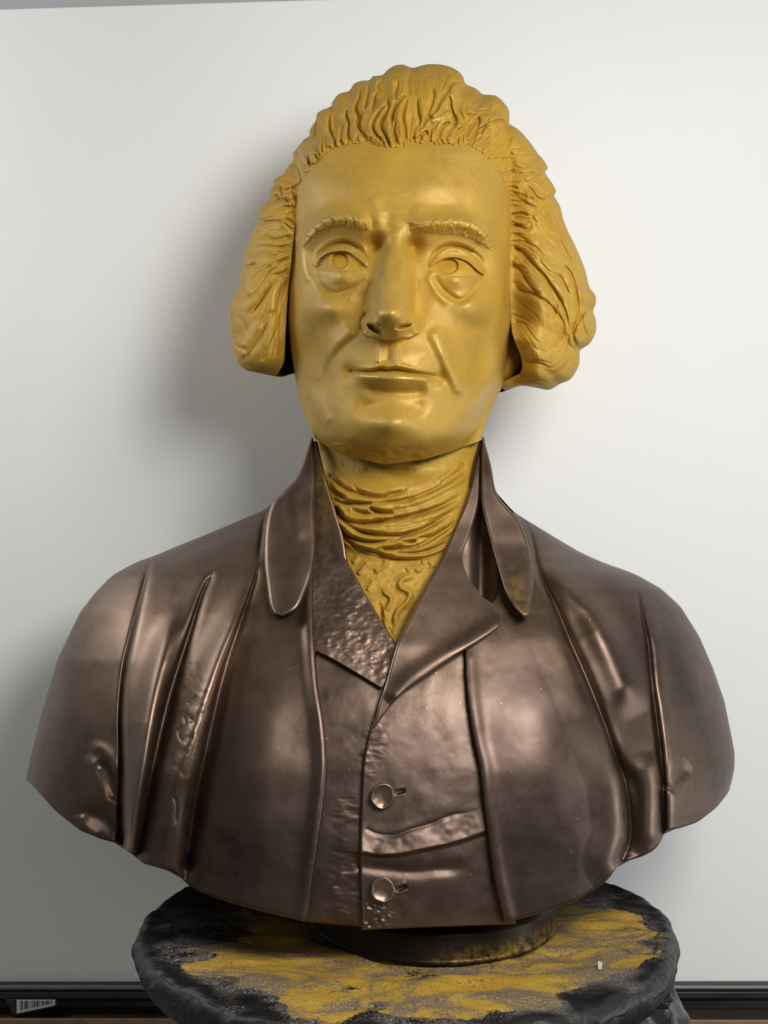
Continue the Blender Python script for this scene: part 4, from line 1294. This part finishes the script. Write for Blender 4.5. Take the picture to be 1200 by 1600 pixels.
# outer rim rounds under at the cut
cut = np.clip((py0 - 1444) / 8, 0, 1)
d = d - 7 * (1 - np.sqrt(np.maximum(0, 1 - cut ** 2)))
nb = 60
tb = np.sin(np.linspace(1, -1, nb + 2)[1:-1] * math.pi / 2)
pxb, pyb, py0b, _, _ = torso_grid(nb, py0v, tb)
dbk = smooth_interp(TD, 2, py0b) - (150 + 60 * sstep((py0b - 800) / 200)) * np.sqrt(1 - tb[None, :] ** 2)
PX = np.concatenate([px, pxb], 1); PY = np.concatenate([py, pyb], 1); DD = np.concatenate([d, dbk], 1)
V = to_world(PX, PY, DD)
# close the underside with an inset ring
inset_d = DD[-1] * 0.55 + 10
under = to_world(PX[-1] * 0.86 + 610 * 0.14, PY[-1] - 28, inset_d)[None]
under2 = to_world(PX[-1] * 0.1 + 610 * 0.9, np.full_like(PX[-1], 1380), DD[-1] * 0.1 + 20)[None]
V = np.concatenate([V, under, under2], 0)
coat = obj_mesh('coat', V, grid_faces(len(py0v) + 2, nc + nb, True), M_BRONZE, bust)
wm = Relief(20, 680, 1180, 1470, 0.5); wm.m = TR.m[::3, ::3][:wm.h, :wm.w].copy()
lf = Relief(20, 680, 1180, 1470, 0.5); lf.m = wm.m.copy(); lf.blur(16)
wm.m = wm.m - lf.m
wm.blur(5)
wx = np.clip((wm.at(PX, PY) - 1.0) / 8, 0, 1) * 0.85  # paler fold crests: highlights painted in along with the rubbed wax
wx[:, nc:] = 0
dst = 0.4 * np.exp(-((PX - 790) / 70) ** 2 - ((PY - 930) / 60) ** 2) + 0.22 * np.exp(-((PX - 385) / 30) ** 2 - ((PY - 960) / 90) ** 2) + 0.2 * np.exp(-((PX - 900) / 50) ** 2 - ((PY - 1000) / 60) ** 2)
dst[:, nc:] = 0
pad = np.zeros((2, nc + nb))
set_attr(coat, 'wax_sheen', np.concatenate([wx, pad], 0)); set_attr(coat, 'dust', np.concatenate([dst, pad], 0))

# ---- waistcoat panels
WR = Relief(440, 900, 830, 1480, 2.0)
WR.noise_map = WR.noise(40, 0.5) + WR.noise(12, 0.06)
WR.m += WR.noise_map
# wide welt and horizontal step under the first button
WR.step(Z8((325, 1150), (420, 1162), (520, 1155), (640, 1130), (760, 1105), (880, 1065), (990, 1020)), [9, 10, 9, 7, 5, 4], 52, -1, 3.5, (0.0, 0.0), 1.5)
WR.groove(Z8((335, 1025), (400, 1055), (480, 1062), (560, 1035), (660, 1005), (760, 965), (840, 950), (960, 920)), 4, [2.0, 2.5, 2, 1], (0.05, 0.3))
WR.groove(Z8((325, 1210), (450, 1225), (560, 1235), (700, 1225), (860, 1215)), 10, 4, (0, 0.2), sharp=False)
bandm = WR.mask(Z8((330, 1030), (480, 1060), (640, 1010), (840, 950), (870, 1050), (640, 1130), (420, 1160), (328, 1140)), 5)
WR.m += bandm * WR.noise(18, 0.4)
# button holes
WR.groove(Z8((485, 858), (512, 852), (535, 846)), 2.0, 6, (0.1, 0.3), 0.1)
WR.groove(Z8((490, 1328), (520, 1315), (545, 1308)), 2.2, 6, (0.1, 0.3), 0.2)
# ruffled texture on the inner panel
rm = WR.mask(Z8((190, 930), (300, 880), (305, 1200), (310, 1490), (120, 1500), (180, 1200)), 14)
WR.m += rm * (WR.noise(11, 0.5, 1.7, 0.8))
lowc = WR.mask(Z8((330, 1380), (420, 1370), (480, 1440), (440, 1520), (330, 1520)), 8)
WR.m += lowc * WR.noise(6, 0.7)
WR.m += WR.mask(Z8((330, 600), (430, 520), (420, 720), (340, 800)), 12) * WR.noise(9, 0.35, 1.6, 0.7)


def wc_d(off):
    return lambda x, y: torso_base(x, y) - off


CL = [(603, 1055), (593, 1096), (578, 1142), (568, 1187), (565, 1236), (563, 1285), (562, 1350), (565, 1453)]
under_panel = sheet('waistcoat_panel', [(484, 1000), (488, 1060), (499, 1130), (503, 1180), (503, 1215), (497, 1269), (485, 1350), (473, 1440)],
                    [(600, 1008), (606, 1060), (598, 1130), (590, 1190), (586, 1236), (584, 1285), (584, 1350), (586, 1449)],
                    wc_d(21), M_BRONZE, bust, 110, 300, 14, 4, (0, 0, 0, 1), WR, 0.05)
over_panel = sheet('waistcoat_panel', CL, [(740, 1000), (744, 1060), (750, 1130), (762, 1190), (768, 1236), (775, 1285), (788, 1360), (806, 1444)],
                   wc_d(11), M_BRONZE, bust, 150, 300, 14, 4.5, (1, 0, 0, 1), WR, 0.12, 0.15)


# ---- buttons
def button(px, py, r, seed):
    dd = float(torso_base(np.array([[px]]), np.array([[py]]))[0, 0]) - 11
    rr_ = np.random.default_rng(seed)
    n = 56
    prof = [(0.0, 4.6), (0.3, 4.8), (0.6, 5.6), (0.78, 6.9), (0.88, 8.3), (0.95, 8.0), (1.0, 6.0), (1.02, 3.5), (0.98, 1.2), (0.86, 0), (0.8, -5)]
    a = np.linspace(0, 2 * math.pi, n, endpoint=False)
    wob = 1 + 0.03 * np.sin(a * 2 + rr_.uniform(0, 6)) + 0.02 * np.sin(a * 5 + rr_.uniform(0, 6)) + 0.012 * np.sin(a * 9 + 1)
    vs = []
    slope_y = -0.02
    for q_, h_ in prof:
        x = px + r * q_ * wob * np.cos(a); y = py + r * 1.12 * q_ * wob * np.sin(a)
        dent = 0.4 * np.sin(a * 3 + seed) * (0.3 < q_ < 0.9) + 0.4 * np.cos(a * 2 + seed) * (0.2 < q_ < 0.8)
        vs.append(to_world(x, y, dd + h_ * 1.15 + dent + 1.5))
    o = obj_mesh('button', np.concatenate(vs), grid_faces(len(prof), n, True), M_BRONZE, over_panel)
    set_attr(o, 'wax_sheen', np.repeat(np.array([0.55, 0.55, 0.5, 0.5, 0.8, 0.7, 0.3, 0, 0, 0, 0]), n))  # paler rim and centre, highlights painted into the button colour


button(597.5, 1244, 18.5, 1)
button(598, 1390.5, 18.5, 2)

# ================= CRAVAT
CV = Relief(470, 670, 770, 1030, 2.5)
Z9 = zz(470, 660, 3.871)
wr = [
    (Z9((155, 310), (230, 380), (330, 430), (470, 460), (560, 440), (660, 405)), 4, 8), (Z9((150, 350), (200, 420), (280, 468)), 3.5, 8),
    (Z9((185, 455), (250, 490), (350, 495), (480, 488), (640, 470), (780, 420), (960, 320), (1030, 240)), 3.2, 7),
    (Z9((200, 500), (230, 560), (320, 610), (430, 612), (560, 590), (720, 555), (860, 505), (990, 430)), 3.4, 9),
    (Z9((220, 560), (300, 630), (400, 675), (520, 688), (640, 680), (780, 630), (960, 510)), 3.2, 9),
    (Z9((245, 675), (330, 712), (430, 725), (560, 712), (660, 680)), 3.0, 8), (Z9((250, 690), (330, 745), (440, 790), (560, 820)), 2.6, 5),
    (Z9((410, 515), (480, 545), (570, 550)), 2.6, 6), (Z9((610, 722), (700, 720)), 2.0, 5), (Z9((480, 765), (600, 768), (720, 745), (880, 650), (950, 590)), 2.4, 5),
    (Z9((560, 790), (700, 790), (800, 770), (900, 720)), 2.2, 4), (Z9((840, 370), (960, 290), (985, 240)), 3, 4), (Z9((320, 365), (340, 405), (400, 440)), 3, 4),
    (Z9((500, 640), (600, 610), (700, 590)), 4, 3), (Z9((700, 700), (800, 690), (900, 620)), 4, 3), (Z9((640, 440), (760, 400), (860, 350)), 4, 3), (Z9((300, 520), (380, 550), (430, 550)), 3, 4),
]
for c, w, h in wr:
    CV.groove(c, w * 0.95, h * 1.9, (0.06, 0.2), 0.35)
    CV.step(c, h * (1.1 if len(c) >= 5 else 0.3), 15, 1, 1.4, (0.1, 0.2), 1.1)
bandline = [(500, 850), (536, 842), (565, 862), (602, 871), (649, 873), (686, 864), (705, 848), (730, 820)]
CV.groove(bandline, 3, 8, (0, 0))
CV.step(bandline, 10, 60, -1, 2.0, (0, 0), 0.5)
# frill
for c, w, h in ((Z6((540, 700), (552, 728), (575, 750), (562, 785), (545, 805), (556, 860), (565, 890)), 5, 7), (Z6((700, 655), (640, 660), (612, 680), (622, 708), (655, 728), (640, 765), (605, 800), (592, 840), (597, 890)), 5.5, 9),
                (Z6((430, 650), (455, 620), (480, 590)), 4, 4), (Z6((500, 640), (545, 610), (560, 580)), 5, 5), (Z6((470, 720), (490, 690), (500, 670)), 4, 3), (Z6((410, 600), (440, 570)), 4, 3), (Z6((640, 640), (680, 620), (700, 640)), 6, 5), (Z6((700, 600), (740, 590), (760, 620)), 6, 4)):
    CV.ridge(c, w, h * 1.3, (0.15, 0.15))
    CV.groove([(x - w * 1.0, y + 1) for x, y in c], 1.8, h * 0.5, (0.2, 0.2))
CV.groove(Z6((520, 760), (545, 830), (590, 930)), 3, 4); CV.groove(Z6((700, 740), (650, 830), (610, 920)), 3, 4)
CV.m += CV.noise(14, 0.7) + CV.noise(5, 0.2)
# hollow between chin and cloth
CV.blob(628, 736, 24, 9, -16, 8); CV.blob(575, 742, 26, 10, -7)


def cravat_d(x, y):
    # a cylinder for the wraps, then the flat frill running down into the coat
    xc = 622.0
    half = smooth_interp([(670, 142), (700, 136), (760, 125), (850, 108), (1030, 95)], 1, y)
    tt = np.clip((x - xc) / half, -1, 1)
    df = smooth_interp([(670, 66), (715, 70), (740, 84), (765, 104), (820, 112), (865, 116), (900, 126), (960, 156), (1030, 204)], 1, y)
    dep = smooth_interp([(670, 110), (800, 100), (860, 70), (900, 30), (1030, 16)], 1, y)
    return df - dep * (1 - np.sqrt(np.maximum(0, 1 - tt ** 2 * 0.97))) + 0.05 * (x - 620)


sheet('cravat', [(494, 690), (502, 735), (508, 800), (520, 850), (540, 905), (575, 965), (605, 1025)], [(750, 690), (746, 735), (738, 800), (722, 850), (695, 905), (660, 965), (632, 1025)], cravat_d,
      M_OCHRE, bust, 240, 320, 20, 3, (0, 0, 0, 0), CV, 0.28)

# ================= COLLAR AND LAPELS
def dusty(x, y):
    return 1.4 * np.exp(-((x - 508) / 18) ** 2) * sstep((880 - y) / 90) + 0.9 * np.exp(-((x - 808) / 16) ** 2 - ((y - 935) / 45) ** 2)


# standing inside of the collar around the neck
sheet('collar_stand', [(484, 688), (480, 740), (482, 790), (486, 830), (496, 890)], [(496, 690), (508, 741), (525, 799), (537, 840), (545, 890)],
      lambda x, y: cravat_d(x, y) * 0 + smooth_interp([(680, 20), (740, 62), (800, 82), (860, 100), (920, 118)], 1, y) - 0.25 * (500 - x), M_BRONZE, bust, 50, 160, 16, 5, (0, 1, 0, 0), None, 0.05, 0.35, dusty)
sheet('collar_stand', [(747, 690), (738, 735), (724, 785), (714, 825), (706, 870), (716, 930), (740, 960)], [(757, 684), (762, 735), (768, 785), (776, 825), (784, 870), (796, 930), (806, 960)],
      lambda x, y: smooth_interp([(680, 18), (740, 52), (800, 66), (860, 86), (920, 114), (1000, 150)], 1, y) - 12 * np.exp(-((x - 752) / 14) ** 2), M_BRONZE, bust, 60, 140, 16, 5, (1, 0, 0, 0), None, 0.05, 0.3, dusty)

# left turned-down collar
CO = Relief(390, 660, 860, 1120, 2.0)
CO.m += CO.noise(50, 0.5)
CO.ridge(Z6((150, 260), (160, 380), (190, 520)), 14, 3)
lc_d = lambda x, y: smooth_interp([(680, 22), (740, 74), (790, 104), (850, 140), (900, 172), (965, 208)], 1, y) + 0.08 * (x - 470) - 0.004 * (x - 462) ** 2
sheet('collar', [(487, 682), (466, 741), (440, 770), (424, 788), (415, 825), (413, 873), (417, 915), (421, 944), (428, 960)], [(489, 684), (493, 740), (492, 770), (491, 800), (493, 850), (489, 888), (478, 922), (464, 950), (440, 964)],
      lc_d, M_BRONZE, bust, 90, 240, 13, 6, (1, 1, 0, 1), CO, 0.0, 0.22)
# right turned-down collar
rc_d = lambda x, y: smooth_interp([(680, 20), (740, 70), (800, 104), (850, 132), (900, 168), (970, 218)], 1, y) - 0.24 * (x - 775) * 0.8
sheet('collar', [(753, 682), (752, 730), (752, 781), (760, 820), (768, 851), (779, 890), (789, 922), (803, 948), (818, 964)], [(755, 682), (767, 726), (776, 770), (796, 796), (809, 810), (822, 838), (831, 880), (833, 917), (827, 962)],
      rc_d, M_BRONZE, bust, 90, 240, 13, 6, (1, 1, 0, 1), CO, 0.0, 0.3, dusty)

# lapels of the waistcoat
LP = Relief(480, 690, 820, 1160, 2.5)
LP.m += LP.noise(30, 0.7)
tex = LP.mask(Z6((320, 700), (420, 680), (480, 770), (590, 960), (560, 1085), (310, 965), (318, 830)), 14)
LP.m += tex * (LP.noise(8, 0.4, 1.3, 0.9))
LP.groove(Z6((300, 470), (315, 540), (335, 600)), 9, 4, sharp=False)
lapl_d = lambda x, y: torso_base(x, y) - 8 + smooth_interp([(800, 22), (870, 8), (940, 0), (1080, -2)], 1, y)
lapel_l = sheet('lapel', [(506, 800), (487, 860), (481, 910), (482, 960), (490, 1018)], [(509, 806), (531, 858), (549, 888), (577, 938), (606, 985), (619, 1008)], lapl_d, M_BRONZE_H, bust, 90, 200, 12, 3.5, (0, 1, 0, 0), LP, 0.2, 0.3)
sheet('lapel_point', [(490, 1016), (516, 1028), (552, 1049), (575, 1063), (595, 1075)], [(619, 1007), (617, 1020), (613, 1036), (606, 1056), (597, 1074)], lapl_d, M_BRONZE_H, lapel_l, 90, 90, 12, 3.5, (1, 0, 0, 0), LP, 0.2, 0.3)
LPR = Relief(560, 690, 820, 1160, 2.0)
LPR.m += LPR.noise(50, 0.5)
LPR.ridge([(790, 968), (752, 994), (690, 1030), (640, 1064), (606, 1100)], 16, 7, (0.1, 0.1))
def lapr_d(x, y):
    up = smooth_interp([(690, 30), (740, 70), (780, 90), (820, 108), (865, 132), (920, 172), (980, 212)], 1, y) - 0.12 * (x - 730)
    dn = torso_base(x, y) + smooth_interp([(700, 20), (900, 14), (1010, 12), (1140, -6)], 1, y)
    k = sstep((y - 880) / 90)
    return up * (1 - k) + dn * k



sheet('lapel', [(748, 712), (731, 777), (713, 821), (694, 865), (665, 917), (640, 966), (619, 1010), (604, 1062), (591, 1102), (583, 1135)],
      [(750, 716), (748, 781), (738, 825), (724, 862), (726, 890), (742, 918), (784, 966), (752, 1000), (690, 1038), (656, 1062), (626, 1086), (604, 1113), (586, 1138)][0:1] + [(748, 781), (736, 828), (723, 868), (730, 898), (752, 930), (786, 970), (690, 1039), (626, 1086), (585, 1138)],
      lapr_d, M_BRONZE, bust, 130, 320, 12, 4.5, (1, 1, 0, 0), LPR, 0.05, 0.3, None)

print('triangles', sum(len(o.data.polygons) * 2 for o in sc.objects if o.type == 'MESH'))
